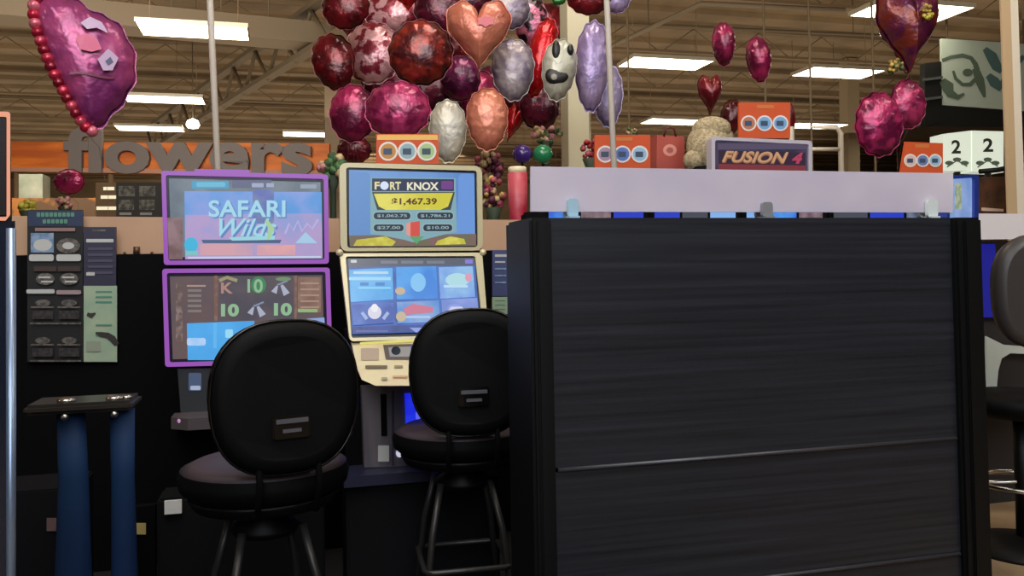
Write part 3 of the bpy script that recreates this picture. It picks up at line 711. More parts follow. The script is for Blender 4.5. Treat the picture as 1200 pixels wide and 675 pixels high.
# ---- things beyond the right post
RS = Plane(at(1190, 350, 3.9))
t = thing('high_back_stool', 'dark grey high-backed stool cut off by the right picture edge', 'stool', (RS.p(1215, 500).x, RS.o.y, 0), 0)
bx = 2.30; by = RS.o.y - .25
bm = NB(); secs = []
for k, (s_, y_) in enumerate(((.85, -.02), (.97, 0), (1, .03), (.95, .07), (.8, .09))):
    o_ = []
    for j in range(36):
        a = 2 * math.pi * j / 36; c, s = math.cos(a), math.sin(a)
        o_.append(bm.verts.new(Vector((bx + .235 * s_ * abs(c) ** .72 * (1 if c > 0 else -1), by + y_, 1.17 + .25 * s_ * abs(s) ** .72 * (1 if s > 0 else -1)))))
    secs.append(o_)
for A_, B_ in zip(secs, secs[1:]):
    for j in range(36): bm.faces.new((A_[j], A_[(j + 1) % 36], B_[(j + 1) % 36], B_[j])).smooth = True
bm.faces.new(secs[0]); bm.faces.new(secs[-1]); part('backrest', bm, mat('grey_vinyl', (62, 58, 58), .4, spec=.5), t)
bm = NB(); lathe(bm, (bx, by + .25, .60), [(.18, 0), (.24, .03), (.25, .07), (.22, .1), (.001, .11)], 30); part('seat', bm, LEATH, t)
bm = NB(); tube(bm, [(bx, by + .25, .05), (bx, by + .25, .62)], .035, 14); part('pole', bm, BLK, t)
bm = NB(); tube(bm, [(bx, by + .12, .64), (bx, by + .03, .66), (bx, by + .03, .95)], .02, 10); part('back_bracket', bm, BLK, t)
bm = NB(); lathe(bm, (bx, by + .25, 0), [(.26, 0), (.26, .015), (.1, .04), (.03, .06)], 30); part('foot_plate', bm, BLK, t)
bm = NB(); tube(bm, [(bx + .2 * math.cos(a), by + .25 + .2 * math.sin(a), .3) for a in [2 * math.pi * j / 24 for j in range(24)]], .012, 8, closed=True); tube(bm, [(bx - .2, by + .25, .3), (bx + .2, by + .25, .3)], .01, 8); part('foot_ring', bm, CHROME, t)
# machine behind right stool
RM = Plane(at(1150, 350, 4.6))
t = thing('slot_machine', 'dark slot machine with a blue lit edge right of the partition post', 'slot machine', RM.at(.3, -RM.o.z, -.3), TH)
bm = NB(); prism(bm, [RM.at(a, -RM.o.z, -.02) for a in (0, .8)] + [RM.at(.8, RM.p(1160, 282).z - RM.o.z, -.02), RM.at(0, RM.p(1160, 282).z - RM.o.z, -.02)], RM.back * .5); part('cabinet', bm, mat('cabinet_grey', (46, 44, 46), .6), t)
slab(t, RM, [(1153, 286), (1166, 286), (1173, 372), (1154, 372)], .02, glow((26, 28, 130), 1), 'edge_light', .01)
slab(t, RM, [(1156, 394), (1164, 398), (1176, 404), (1230, 408), (1230, 416), (1184, 414), (1174, 420), (1170, 434), (1168, 456), (1156, 456)], .012, mat('white_trim', (206, 216, 212), .4), 'trim_panel', .02)
slab(t, RM, [(1153, 462), (1230, 466), (1230, 474), (1153, 470)], .3, BLKG, 'shelf', .2)
R2 = Plane(at(1150, 270, 4.5))
bm = NB(); q = [R2.p(1120, 250), R2.p(1290, 251), R2.p(1290, 279), R2.p(1120, 281)]; prism(bm, q, R2.back * .01)
zz = RM.p(1160, 282).z
solo('acrylic_shield', 'short white shield above the dark machine at the right picture edge', 'shield', bm, mat('white_acrylic', (226, 222, 226), .4))

# ---- machines behind the white shield
def rear_machine(px0, px1, py, depth, label, mats, head=None):
    pl = Plane(at((px0 + px1) / 2, 300, depth)); cx = pl.p((px0 + px1) / 2, 300)
    t = thing('slot_machine', label, 'slot machine', (cx.x, cx.y, 0), TH)
    a, b = pl.p(px0, py), pl.p(px1, py); z = a.z
    bm = NB(); prism(bm, [Vector((a.x, a.y, .01)), Vector((b.x, b.y, .01)), Vector((b.x, b.y, z)), Vector((a.x, a.y, z))], pl.back * .35); part('cabinet', bm, BLKM, t, bevel=.01)
    A = Art(pl, .002); n = len(mats); 
    for k, m in enumerate(mats):
        xa = px0 + 3 + (px1 - px0 - 6) * k / n; xb = px0 + 3 + (px1 - px0 - 6) * (k + 1) / n - 3; A.rect(xa, py + 3, xb, py + 45, m)
    A.done('screen', t)
    return t, pl
b1, b2, b3 = glow((50, 100, 215), 1, (80, 150, 230), 9), glow((40, 62, 190), 1), glow((130, 176, 232), 1)
rd, tn, gr = glow((104, 84, 96), 1, (140, 120, 124), 20), glow((70, 74, 84), 1), glow((110, 122, 140), 1, (70, 80, 100), 20)
rear_machine(640, 760, 242, 3.15, 'slot machine with blue screens just behind the left part of the white shield', [b1, rd, b2])
rear_machine(764, 868, 242, 3.3, 'slot machine with pale blue screen just behind the middle of the white shield', [b2, tn, b3])
rear_machine(872, 970, 243, 3.42, 'slot machine with blue and maroon screens behind the shield right of its grey clamp', [b3, b1, rd])
rear_machine(974, 1108, 244, 3.55, 'slot machine with grey green screen just behind the right part of the white shield', [tn, b2, gr])

# Fusion machine head
FU = Plane(at(893, 180, 4.0)); c = FU.o
t = thing('slot_machine', 'slot machine with silver framed FUSION screen rising above the white shield', 'slot machine', (c.x, c.y, 0), TH)
uq = [(834, 160), (952, 165), (952, 232), (834, 230)]
bezel(t, FU, uq, shift(uq, 4, 4, -4, -4), 4, 3, mat('silver_frame', (206, 200, 212), .3, metal=.2), .05, .012)
slab(t, FU, shift(uq, 2, 2, -2, -2), .06, mat('plum_cabinet', (52, 34, 72), .5), 'head', -.004)
A = Art(FU, .002); s = shift(uq, 4, 4, -4, -4); A.poly(s, glow((44, 44, 66), 1, (70, 60, 84), 8)); A.rect(841, 168, 947, 175, glow((84, 74, 96), 1)); A.poly([(842, 176), (944, 179), (944, 194), (842, 192)], glow((50, 34, 52), 1)); A.poly([(842, 192), (944, 194), (944, 225), (842, 225)], glow((120, 50, 56), 1))
A.text('FUSION', 846, 178, 924, 191, glow((150, 100, 70), 1), slope=.02, shear=.35, bold=.05); A.text('FUSION', 846, 176.6, 924, 189.6, glow((192, 146, 108), 1), slope=.02, shear=.35, bold=.02); A.text('4', 928, 179, 941, 192, glow((170, 60, 90), 1), shear=.3, bold=.05)
A.done('screen', t, 'screen reading FUSION 4')
bm = NB(); a, b = FU.p(838, 231), FU.p(948, 231); prism(bm, [Vector((a.x, a.y, .01)), Vector((b.x, b.y, .01)), Vector((b.x, b.y, b.z + .02)), Vector((a.x, a.y, b.z + .02))], FU.back * .12); part('cabinet', bm, BLKM, t)
# blue framed display at the right end
BF = Plane(at(1133, 230, 3.4), math.radians(40))
t = thing('slot_machine', 'narrow slot machine with royal blue screen frame at the right end of the white shield', 'slot machine', (BF.o.x, BF.o.y, 0), math.radians(40))
uq = [(1110, 206), (1147, 204), (1147, 262), (1110, 262)]
bezel(t, BF, uq, shift(uq, 3, 4, -5, -4), 3, 2, mat('royal_blue', (40, 62, 150), .35, spec=.6), .05, .012)
slab(t, BF, shift(uq, 1, 1, -1, -1), .12, mat('royal_blue', (40, 62, 150)), 'head', -.004)
A = Art(BF, .002); A.poly(shift(uq, 3, 4, -5, -4), glow((110, 140, 196), 1, (140, 164, 210), 7)); A.rect(1119, 215, 1127, 245, glow((130, 150, 120), 1, (170, 176, 150), 40)); A.done('screen', t)
bm = NB(); a, b = BF.p(1112, 262), BF.p(1146, 262); prism(bm, [Vector((a.x, a.y, .01)), Vector((b.x, b.y, .01)), Vector((b.x, b.y, b.z + .02)), Vector((a.x, a.y, b.z + .02))], BF.back * .12); part('cabinet', bm, BLKM, t)

# ---- orange badge cards
orange = mat('orange_card', (208, 84, 38), .6, emit=.0); white2 = mat('badge_white', (232, 226, 222), .5)
def card(x0, y0, x1, y1, depth, label, badge, stripe=False, skew=0, hide=None):
    pl = Plane(at((x0 + x1) / 2, y1, depth)); c = pl.p((x0 + x1) / 2, y1)
    t = thing('badge_card', label, 'sign', (c.x, c.y, 0), TH)
    bm = NB(); prism(bm, [pl.p(*q) for q in ((x0 + skew, y0), (x1, y0 + skew * .3), (x1, y1), (x0, y1))], pl.back * .012); part('card', bm, orange, t)
    A = Art(pl, .001)
    if stripe: A.rect(x0 + 1, y0 + 1, x1 - 1, y0 + 7, mat('card_yellow', (240, 190, 100), .6))
    else: A.rect(x0 + (x1 - x0) * .35, y0 + 3, x0 + (x1 - x0) * .68, y0 + 7, mat('card_print', (206, 120, 60), .6), 1)
    r = (x1 - x0) * .155
    cy = y0 + (y1 - y0) * .58
    for k, cc in enumerate(badge):
        cx = x0 + skew * .5 + (x1 - x0 - skew * .5) * (.19 + .31 * k); A.oval(cx, cy, r, r, white2); A.oval(cx, cy, r * .8, r * .8, mat('badge_%d_%d_%d' % cc, cc, .5)); A.rect(cx - r * .5, cy - r * .3, cx + r * .4, cy + r * .35, mat('badge_core_%d' % (cc[2] // 60), (60, 80, 150 - cc[1] // 4), .5), 1)
    A.done('badges', t)
    bm = NB(); tube(bm, [Vector((c.x, c.y, c.z + .05)) + TB * .02, Vector((c.x, c.y, 0)) + TB * .02], .012, 8); part('stand', bm, BLK, t)
    return t
TB = Vector((-math.sin(TH), math.cos(TH), 0))
card(441, 157, 514, 192, 4.3, 'orange card with yellow top stripe and three round badges above the cream-framed machine', [(196, 140, 60), (150, 180, 190), (170, 200, 140)], True)
card(697, 158, 762, 197, 4.6, 'orange card with three round badges just right of the cream column', [(170, 140, 170), (90, 120, 200), (150, 190, 220)])
card(866, 120, 926, 162, 4.35, 'orange card with three round badges on top of the FUSION machine', [(190, 120, 90), (120, 170, 220), (120, 170, 220)])
card(1055, 166, 1105, 204, 4.8, 'orange card with three round badges under the right balloon cluster', [(220, 190, 190), (110, 130, 190), (150, 190, 220)], False, 6)

# ================================================================ POLES, POSTS, COLUMNS
def vpole(name, label, cat, x_top, y_top, x_bot, y_bot, depth, w, m, square=False, to_floor=True, to_ceil=True):
    a, b = at(x_top, y_top, depth), at(x_bot, y_bot, depth); d = (b - a)
    top = a - d * ((DZ - .02 - a.z) / (b.z - a.z)) * -1 if to_ceil else a
    top = a + d * ((DZ - .02 - a.z) / (b.z - a.z)) if to_ceil else a
    bot = a + d * ((0 - a.z) / (b.z - a.z)) if to_floor else b
    bm = NB()
    if square:
        u = ax * w / 2; v = ay * w / 2
        vs = [bm.verts.new(p + s1 * u + s2 * v) for p in (bot, top) for s1, s2 in ((-1, -1), (1, -1), (1, 1), (-1, 1))]
        bm.faces.new(vs[:4]); bm.faces.new(vs[4:])
        for k in range(4): bm.faces.new((vs[k], vs[(k + 1) % 4], vs[4 + (k + 1) % 4], vs[4 + k]))
    else: tube(bm, [bot, top], w / 2, 12)
    return solo(name, label, cat, bm, m)
poleM = mat('white_pole', (206, 196, 184), .5)
vpole('thin_pole', 'thin white ceiling-high pole behind the purple-lit machine', 'pole', 246, 0, 255, 195, 4.4, .034, poleM)
vpole('thin_pole', 'thin white ceiling-high pole beside the lilac balloons', 'pole', 711, 0, 718, 160, 4.2, .03, poleM)
vpole('store_column', 'square cream column rising behind the balloon cluster', 'column', 673, 0, 675, 190, 6.6, .18, CREAM, True)
vpole('store_column', 'pale distant column just left of the balloon cluster', 'column', 388, 0, 389, 200, 16, .26, mat('column_far', (156, 138, 112), .7), True)
vpole('store_column', 'faint tan distant column right of the FUSION machine', 'column', 994, 0, 996, 190, 19, .3, mat('column_far2', (138, 122, 96), .7), True)
for (x, lb) in ((735, 'thin tan cable just right of the lilac balloons'), (895, 'thin pale cable hanging over the orange card of the FUSION machine'), (948, 'thin tan cable hanging between the magenta balloons and the white frame'), (1022, 'thin pale cable hanging left of the right balloon cluster')):
    bm = NB(); a = at(x, 5, 9); b = at(x + 3, 190, 9); tube(bm, [(b.x, b.y, 0), (a.x, a.y, DZ + .02)], .012, 6); solo('drop_cable', lb, 'cable', bm, mat('cable_tan', (132, 114, 86), .6))
# right post: tan wood with a white edge
PR = Plane(at(1176, 120, 5.3)); a, b = PR.p(1177, 120), PR.p(1188, 120); c = PR.p(1197, 120)
t = thing('upright_post', 'tan post with white edge strip near the right picture edge', 'post', (b.x, b.y, 0), TH)
bm = NB(); prism(bm, [Vector((a.x, a.y, 0)), Vector((b.x, b.y, 0)), Vector((b.x, b.y, DZ - .02)), Vector((a.x, a.y, DZ - .02))], PR.back * .012); part('post_face', bm, mat('post_tan', (196, 168, 132), .6), t)
bm = NB(); prism(bm, [Vector((b.x, b.y, 0)), Vector((c.x, c.y, 0)), Vector((c.x, c.y, DZ - .02)), Vector((b.x, b.y, DZ - .02))], PR.back * .012); part('edge_strip', bm, mat('post_white', (226, 216, 198), .5), t)
# gondola frame
GF = Plane(at(960, 170, 5.4))
bm = NB(); o_ = [GF.p(928, 149), GF.p(984, 149), GF.p(986, 154)]
l_ = GF.p(928, 300); r_ = GF.p(986, 300)
tube(bm, [Vector((GF.p(928, 149).x, GF.p(928, 149).y, 0)), GF.p(928, 149), GF.p(980, 149), GF.p(985, 156), Vector((r_.x, r_.y, 0))], .018, 8); tube(bm, [GF.p(928, 175), GF.p(985, 175)], .014, 8)
solo('display_rack', 'white tubular display frame right of the FUSION machine', 'frame', bm, mat('frame_white', (220, 208, 184), .5))

# ================================================================ SIGNS
# flowers sign
FS = Plane(at(200, 185, 13.5), math.radians(4))
t = thing('store_sign', 'orange fascia with large grey lowercase letters reading flowers', 'sign', (FS.o.x, FS.o.y, 0))
oj = mat('orange_wood_fascia', (222, 120, 36), .6, rgb2=(176, 84, 24), scale=1.4, stretch=(.5, 1, 4))
slab(t, FS, [(13, 166), (386, 168), (386, 200), (13, 196)], .15, oj, 'fascia')
slab(t, FS, [(13, 196), (386, 200), (386, 206), (13, 201)], .25, mat('sign_rail', (176, 128, 104), .6), 'rail', .05)
V_, P_ = glyphs('flowers', 0, .035)
lm = mat('grey_letter', (112, 104, 102), .6)
bm = NB()
x0, y0, x1, y1 = 74, 148, 366, 203
vs1 = [FS.p(x0 + (x1 - x0) * u, y1 + (y0 - y1) * v_ * 1.0 + 3 * u, .10) for u, v_ in V_]
va = [bm.verts.new(p) for p in vs1]; vb = [bm.verts.new(p + FS.back * .08) for p in vs1]
ec = {}
for p in P_:
    bm.faces.new([va[i] for i in p]); bm.faces.new([vb[i] for i in reversed(p)])
    for i in range(len(p)):
        k = (p[i], p[(i + 1) % len(p)]); ec[k] = ec.get(k, 0) + 1
for (i, j) in list(ec):
    if (j, i) not in ec: bm.faces.new((va[i], va[j], vb[j], vb[i]))
part('letters', bm, lm, t, label='grey letters reading flowers')
bm = NB()
for px in (20, 130, 250, 375):
    a = FS.p(px, 200, -.05); tube(bm, [(a.x, a.y, 0), (a.x, a.y, a.z)], .05, 8)
part('support', bm, mat('support_brown', (120, 96, 70), .7), t)
# script board, right
SB = Plane(at(1103, 90, 10), math.radians(8)); 
t = thing('script_sign', 'pale green-grey board with dark script lettering under the ceiling at right', 'sign', SB.o, math.radians(8))
slab(t, SB, [(1103.5, 45), (1240, 54), (1240, 133), (1104.5, 123)], .04, mat('pale_green_board', (156, 168, 152), .6, rgb2=(164, 176, 166), scale=1), 'board')
A = Art(SB, .004); dg = mat('script_dark_green', (74, 90, 76), .6); dt = mat('script_teal', (66, 92, 92), .6)
A.line([(1104, 71), (1114, 67), (1128, 65), (1138, 68), (1143, 75), (1145, 82)], [4, 4, 5, 5, 6, 7], dg)
A.line([(1143, 80), (1148, 94), (1151, 104), (1154, 114)], [8, 11, 8, 3], dg); A.oval(1134, 85, 6, 4.5, dg)
A.line([(1117, 83), (1120, 92), (1128, 99), (1137, 99), (1144, 92)], [3, 4, 4, 5, 5], dg)
A.line([(1104, 94), (1111, 102), (1114, 110), (1123, 114), (1130, 110)], [8, 15, 10, 6, 3], dg)
A.line([(1154, 57), (1162, 66), (1168, 78), (1174, 84)], [6, 13, 12, 6], dt); A.line([(1158, 88), (1165, 96), (1174, 104)], [7, 13, 8], dt); A.line([(1172, 100), (1185, 80), (1200, 66)], [4, 8, 5], dt)
A.done('lettering', t)
slab(t, SB, [(1084, 74), (1103, 72), (1104, 142), (1084, 148)], .1, mat('sign_black', (16, 18, 18), .5), 'side_panel', .0)
slab(t, SB, [(1079, 138), (1103, 124), (1240, 134), (1240, 150), (1079, 148)], 1.0, mat('sign_black', (16, 18, 18), .5), 'canopy_edge', -.01)
for y_ in (92, 115): slab(t, SB, [(1082, y_), (1105, y_ - 3), (1105, y_), (1082, y_ + 3)], .02, mat('rail_grey', (70, 76, 74), .5), 'rail', .03)
for px in (1110, 1200): bm = NB(); a = SB.p(px, 52, -.06); tube(bm, [a, (a.x, a.y, DZ + .05)], .012, 6); part('hanger', bm, joistd, t)
# number boxes
NS = Plane(at(1140, 178, 8.2), math.radians(8)); lit = glow((214, 224, 208), .9)
for (q, tx, lb) in (([(1105, 157), (1138, 153), (1138, 200), (1105, 200)], (1115, 164, 1126, 180), 'white lane marker box with number 2, left one of the pair below the script sign'), ([(1139, 153), (1176, 154), (1176, 202), (1139, 201)], (1152, 162, 1164, 178), 'white lane marker box with number 2, beside the tan post')):
    t = thing('number_sign', lb, 'sign', NS.p((q[0][0] + q[1][0]) / 2, 200), math.radians(8))
    slab(t, NS, q, .2, mat('lit_box', (210, 220, 204), .5, emit=.7), 'box')
    A = Art(NS, .003); dk = mat('number_dark', (58, 64, 58), .6); A.text('2', *tx, dk, bold=.03)
    cx = (q[0][0] + q[1][0]) / 2
    for k in range(3): A.oval(cx - 9 + k * 9, 191 - (k % 2) * 4, 5, 2.6, mat('number_leaf', (110, 128, 110), .6)); 
    A.line([(cx - 12, 196), (cx, 188), (cx + 12, 195)], 1.6, mat('number_leaf', (110, 128, 110), .6))
    A.done('print', t)
    bm = NB(); a = NS.p(cx, 200, -.1); tube(bm, [(a.x, a.y, 0), (a.x, a.y, a.z)], .03, 8); part('pole', bm, BLK, t)

# ================================================================ STORE BACKGROUND
def bx(name, label, cat, q, depth, th_, m, art=None, floor=True, group=None):
    pl = Plane(at((q[0] + q[2]) / 2, q[3], depth), TH); bm = NB()
    a, b = pl.p(q[0], q[1]), pl.p(q[2], q[1]); lo = 0 if floor else pl.p((q[0] + q[2]) / 2, q[3]).z
    prism(bm, [Vector((a.x, a.y, lo)), Vector((b.x, b.y, lo)), Vector((b.x, b.y, b.z)), Vector((a.x, a.y, a.z))], pl.back * th_)
    if art is None: return solo(name, label, cat, bm, m, th=TH, group=group), pl
    t = thing(name, label, cat, pl.o, TH); part('body', bm, m, t); A = Art(pl, .002); art(A); A.done('print', t); return t, pl
bx('display_shelf', 'dark brown merchandise shelf low behind the peach shield', 'shelf', (14, 232, 190, 262), 8.5, .5, mat('shelf_brown', (86, 60, 34), .7, rgb2=(150, 92, 30), scale=6, ramp=(.5, .6)))
def lines(A):
    for k, (y_, x0_, x1_) in enumerate(((219, 121, 134), (229, 118, 136), (242, 113, 137))): A.rect(x0_, y_, x1_, y_ + 4, glow((250, 236, 196), 1))
bx('lit_rack', 'tall rack with stacked lit cream shelves between the posters and purple-lit machine', 'rack', (112, 214, 138, 262), 7.5, .4, mat('rack_brown', (96, 72, 44), .7), lines)
def packs(A):
    g1 = mat('pack_grey', (120, 116, 104), .6, rgb2=(60, 58, 52), scale=30)
    for cx in (148, 172):
        A.rect(cx - 9, 218, cx + 10, 230, g1); A.rect(cx - 9, 234, cx + 9, 246, g1); A.rect(cx - 8, 249, cx + 6, 252, mat('pack_pale', (150, 148, 140), .6))
bx('boxed_display', 'dark boxed display printed with grey shapes left of the purple-lit machine', 'display', (136, 214, 192, 257), 6.5, .25, mat('pack_dark', (42, 38, 32), .6), packs)
bx('cooler_case', 'pale green and white case on the shelf under the orange fascia at far left', 'case', (22, 204, 50, 232), 9, .3, mat('case_white', (150, 150, 130), .6, rgb2=(100, 110, 90), scale=3))

foilc = 0
def blob(name, label, cat, px, py, rpx, rpy, depth, mats, n=16, size=.45, stand=True, parent=None):
    n = int(n * 2.2); size *= .8
    """a bunch of petals / wrapping bits"""
    c = at(px, py, depth); k = depth / F; bm = NB()
    for i in range(n):
        a = random.uniform(0, 6.28); r = math.sqrt(random.random()) * .75; rr = size * min(rpx, rpy) * k * random.uniform(.7, 1.1)
        sphere(bm, c + Vector((math.cos(a) * r * rpx * k, random.uniform(-.4, .4) * rpx * k, math.sin(a) * r * rpy * k)), rr, random.randrange(len(mats)), 10, 6, noise=.18)
    if parent: return part(name, bm, mats, parent, label=label)
    if stand:
        t = thing(name, label, cat, (c.x, c.y, 0)); part('blooms', bm, mats, t)
        bm = NB(); lathe(bm, (c.x, c.y, 0), [(.1, 0), (.1, .02), (.02, .04), (.02, c.z - rpy * k - .05), (.05, c.z - rpy * k * .6)], 12); part('stem_holder', bm, mat('dark_green_stem', (42, 56, 38), .7), t); return t
    return solo(name, label, cat, bm, mats)
petal = lambda n, a, b: mat(n, a, .6, rgb2=b, scale=30)
rose = petal('petal_rose', (176, 80, 96), (120, 40, 56)); cre = petal('petal_cream', (206, 184, 140), (150, 122, 84)); golds = petal('petal_gold', (196, 164, 84), (120, 90, 40)); pinkp = petal('petal_pink', (214, 150, 150), (160, 90, 96)); plum = petal('petal_plum', (104, 40, 70), (60, 24, 40)); grn = petal('leaf_green', (80, 120, 70), (44, 70, 40)); yel = petal('petal_yellow', (206, 196, 80), (150, 140, 40))
blob('flower_bouquet', 'round cream and pink bouquet at the left corner of the cream-framed machine', 'bouquet', 390, 196, 19, 17, 5.2, [pinkp, cre, grn], 14)
blob('flower_bouquet', 'dusky rose bouquet under the plain peach balloon', 'bouquet', 573, 196, 20, 26, 5.4, [rose, plum, cre], 22, .3)
blob('flower_bouquet', 'gold and rose bouquet between the cream-framed machine and the red canister', 'bouquet', 578, 228, 16, 26, 4.8, [golds, rose, cre, plum], 24, .32)
blob('flower_bouquet', 'yellow blossom bunch at far left above the jackpot poster', 'bouquet', 31, 241, 10, 10, 6, [yel], 10)
blob('flower_bouquet', 'small pink and cream bunch above the jackpot poster header', 'bouquet', 76, 238, 12, 8, 6.2, [pinkp, cre], 10)
blob('flower_bouquet', 'cream bouquet beside the purple and green balls', 'bouquet', 640, 158, 22, 14, 6.0, [cre, pinkp, grn], 16, .35)
blob('flower_bouquet', 'small red bouquet between the cream column and the orange card', 'bouquet', 692, 176, 12, 17, 5.0, [petal('petal_red', (176, 30, 36), (110, 14, 22)), rose], 14, .35)
blob('flower_bouquet', 'small white flower spray above the orange card by the column', 'bouquet', 740, 155, 10, 6, 5.2, [cre, grn], 9, .4)
for px, rgb, lb in ((612, (66, 40, 120), 'shiny purple ball behind the left end of the white shield'), (636, (40, 130, 84), 'shiny green ball beside the purple ball behind the white shield')):
    c = at(px, 181, 5.6); bm = NB(); sphere(bm, c, .066, 0, 18, 12)
    t = thing('glossy_ball', lb, 'ball', (c.x, c.y, 0)); part('ball', bm, mat('ball_%d' % px, rgb, .25, coat=.5), t); bm = NB(); tube(bm, [(c.x, c.y, 0), (c.x, c.y, c.z - .05)], .01, 8); part('stick', bm, BLK, t)
# red canister with cream lid
c = at(607, 245, 4.6); k = 4.6 / F; bm = NB(); zt_ = at(607, 203, 4.6).z
t = thing('canister', 'rose red canister with a cream lid left of the white shield', 'canister', (c.x, c.y, 0))
lathe(bm, (c.x, c.y, 0), [(.046, 0), (.046, c.z - .05), (.05, c.z), (.054, zt_)], 24); part('tub', bm, mat('canister_red', (172, 36, 62), .4, rgb2=(190, 80, 92), scale=9), t)
bm = NB(); lathe(bm, (c.x, c.y, zt_), [(.05, 0), (.05, .028), (.044, .034), (.001, .034)], 24); part('lid', bm, mat('lid_cream', (240, 226, 190), .5), t)
# gift bag
GB = Plane(at(786, 190, 4.9)); t = thing('gift_bag', 'small brick red gift bag with a pale emblem just left of the plush bear', 'bag', (GB.o.x, GB.o.y, 0), TH)
slab(t, GB, [(770, 158), (802, 160), (803, 215), (769, 215)], .12, mat('bag_red', (176, 78, 66), .6), 'bag')
A = Art(GB, .002); A.oval(785, 176, 8, 7, mat('bag_emblem', (222, 150, 136), .6)); A.oval(785, 176, 4, 3.5, mat('bag_emblem2', (176, 90, 80), .6)); A.done('emblem', t)
bm = NB(); tube(bm, [GB.p(778, 160), GB.p(780, 151), GB.p(785, 149), GB.p(790, 151), GB.p(792, 160)], .006, 6); part('handle', bm, mat('bag_dark', (90, 30, 30), .6), t)
bm = NB(); a = GB.p(786, 215); prism(bm, [Vector((a.x, a.y, 0)) + ax * s * .08 for s in (-1, 1)] + [Vector((a.x, a.y, a.z + .02)) + ax * s * .08 for s in (1, -1)], GB.back * .1); part('stand', bm, BLKM, t)
# plush bear seen from behind
k = 4.8 / F; c = at(830, 172, 4.8); fur = mat('cream_fur', (198, 182, 148), .95, rgb2=(160, 142, 108), scale=60, bump=.6, bscale=140)
bm = NB(); sphere(bm, c, .125, 0, 20, 14, (1, .8, 1.1)); sphere(bm, c + Vector((.1, .02, .055)), .05, 0, 14, 10); sphere(bm, c + Vector((.02, 0, .1)), .09, 0, 16, 10, (1.25, .9, .8)); sphere(bm, c + Vector((-.09, -.03, -.08)), .06, 0, 12, 8)
t = thing('plush_bear', 'cream plush bear sitting left of the FUSION machine', 'plush toy', (c.x, c.y, 0)); part('body', bm, fur, t)
bm = NB(); lathe(bm, (c.x, c.y, 0), [(.12, 0), (.12, c.z - .12)], 16); part('stand', bm, BLKM, t)
bx('brown_package', 'brown package with pale edge between the blue framed screen and tan post', 'package', (1150, 207, 1177, 250), 5.5, .2, mat('package_brown', (92, 58, 36), .6, rgb2=(60, 40, 28), scale=8), lambda A: A.poly([(1150, 243), (1176, 245), (1176, 248), (1150, 247)], mat('package_pale', (220, 190, 170), .6)))
bm = NB(); tube(bm, [at(1148, 201, 6.5), at(1170, 199, 6.5), at(1200, 193, 6.5), at(1230, 190, 6.5)], .02, 8); a = at(1230, 190, 6.5); tube(bm, [a, (a.x, a.y, 0)], .03, 8); 
solo('handrail', 'thin black rail under the number 2 boxes', 'rail', bm, BLK)
bm = NB(); c = at(1206, 213, 6); box(bm, (c.x, c.y, c.z - .0), (.16, .16, .19)); tube(bm, [(c.x, c.y, 0), c], .03, 8); solo('checkout_terminal', 'black terminal on a pole at the right picture edge behind the tan post', 'terminal', bm, BLK)

# ================================================================ BALLOONS
def foil(name, a, b, rough=.3, metal=.35, scale=7, ramp=(.42, .58), voro=False):
    return mat(name, a, rough, metal=metal, rgb2=b, scale=scale, ramp=ramp, voro=voro, bump=.55, bscale=16, coat=.3)
def resample(P_, n):
    P_ = [Vector(p_) for p_ in P_]; L_ = [0]
    for a_, b_ in zip(P_, P_[1:] + P_[:1]): L_.append(L_[-1] + (b_ - a_).length)
    o_ = []
    for i_ in range(n):
        d_ = L_[-1] * i_ / n; k_ = max(k for k in range(len(P_)) if L_[k] <= d_); f_ = (d_ - L_[k_]) / (L_[k_ + 1] - L_[k_]); q_ = P_[k_].lerp(P_[(k_ + 1) % len(P_)], f_); o_.append((q_.x, q_.y))
    return [((o_[i_ - 1][0] + 2 * o_[i_][0] + o_[(i_ + 1) % n][0]) / 4, (o_[i_ - 1][1] + 2 * o_[i_][1] + o_[(i_ + 1) % n][1]) / 4) for i_ in range(n)]
SOFT = resample([(-.9, .96), (-.6, 1.03), (-.3, 1.0), (-.05, .95), (.1, .86), (.2, .78), (.32, .82), (.6, .72), (.86, .46), (1, .14), (.98, -.15), (.82, -.45), (.55, -.72), (.32, -.92), (.12, -1.02), (-.02, -.93), (-.2, -.70), (-.4, -.42), (-.6, -.12), (-.8, .28), (-.93, .62)], 56)
ribm = mat('ribbon', (120, 80, 76), .6)
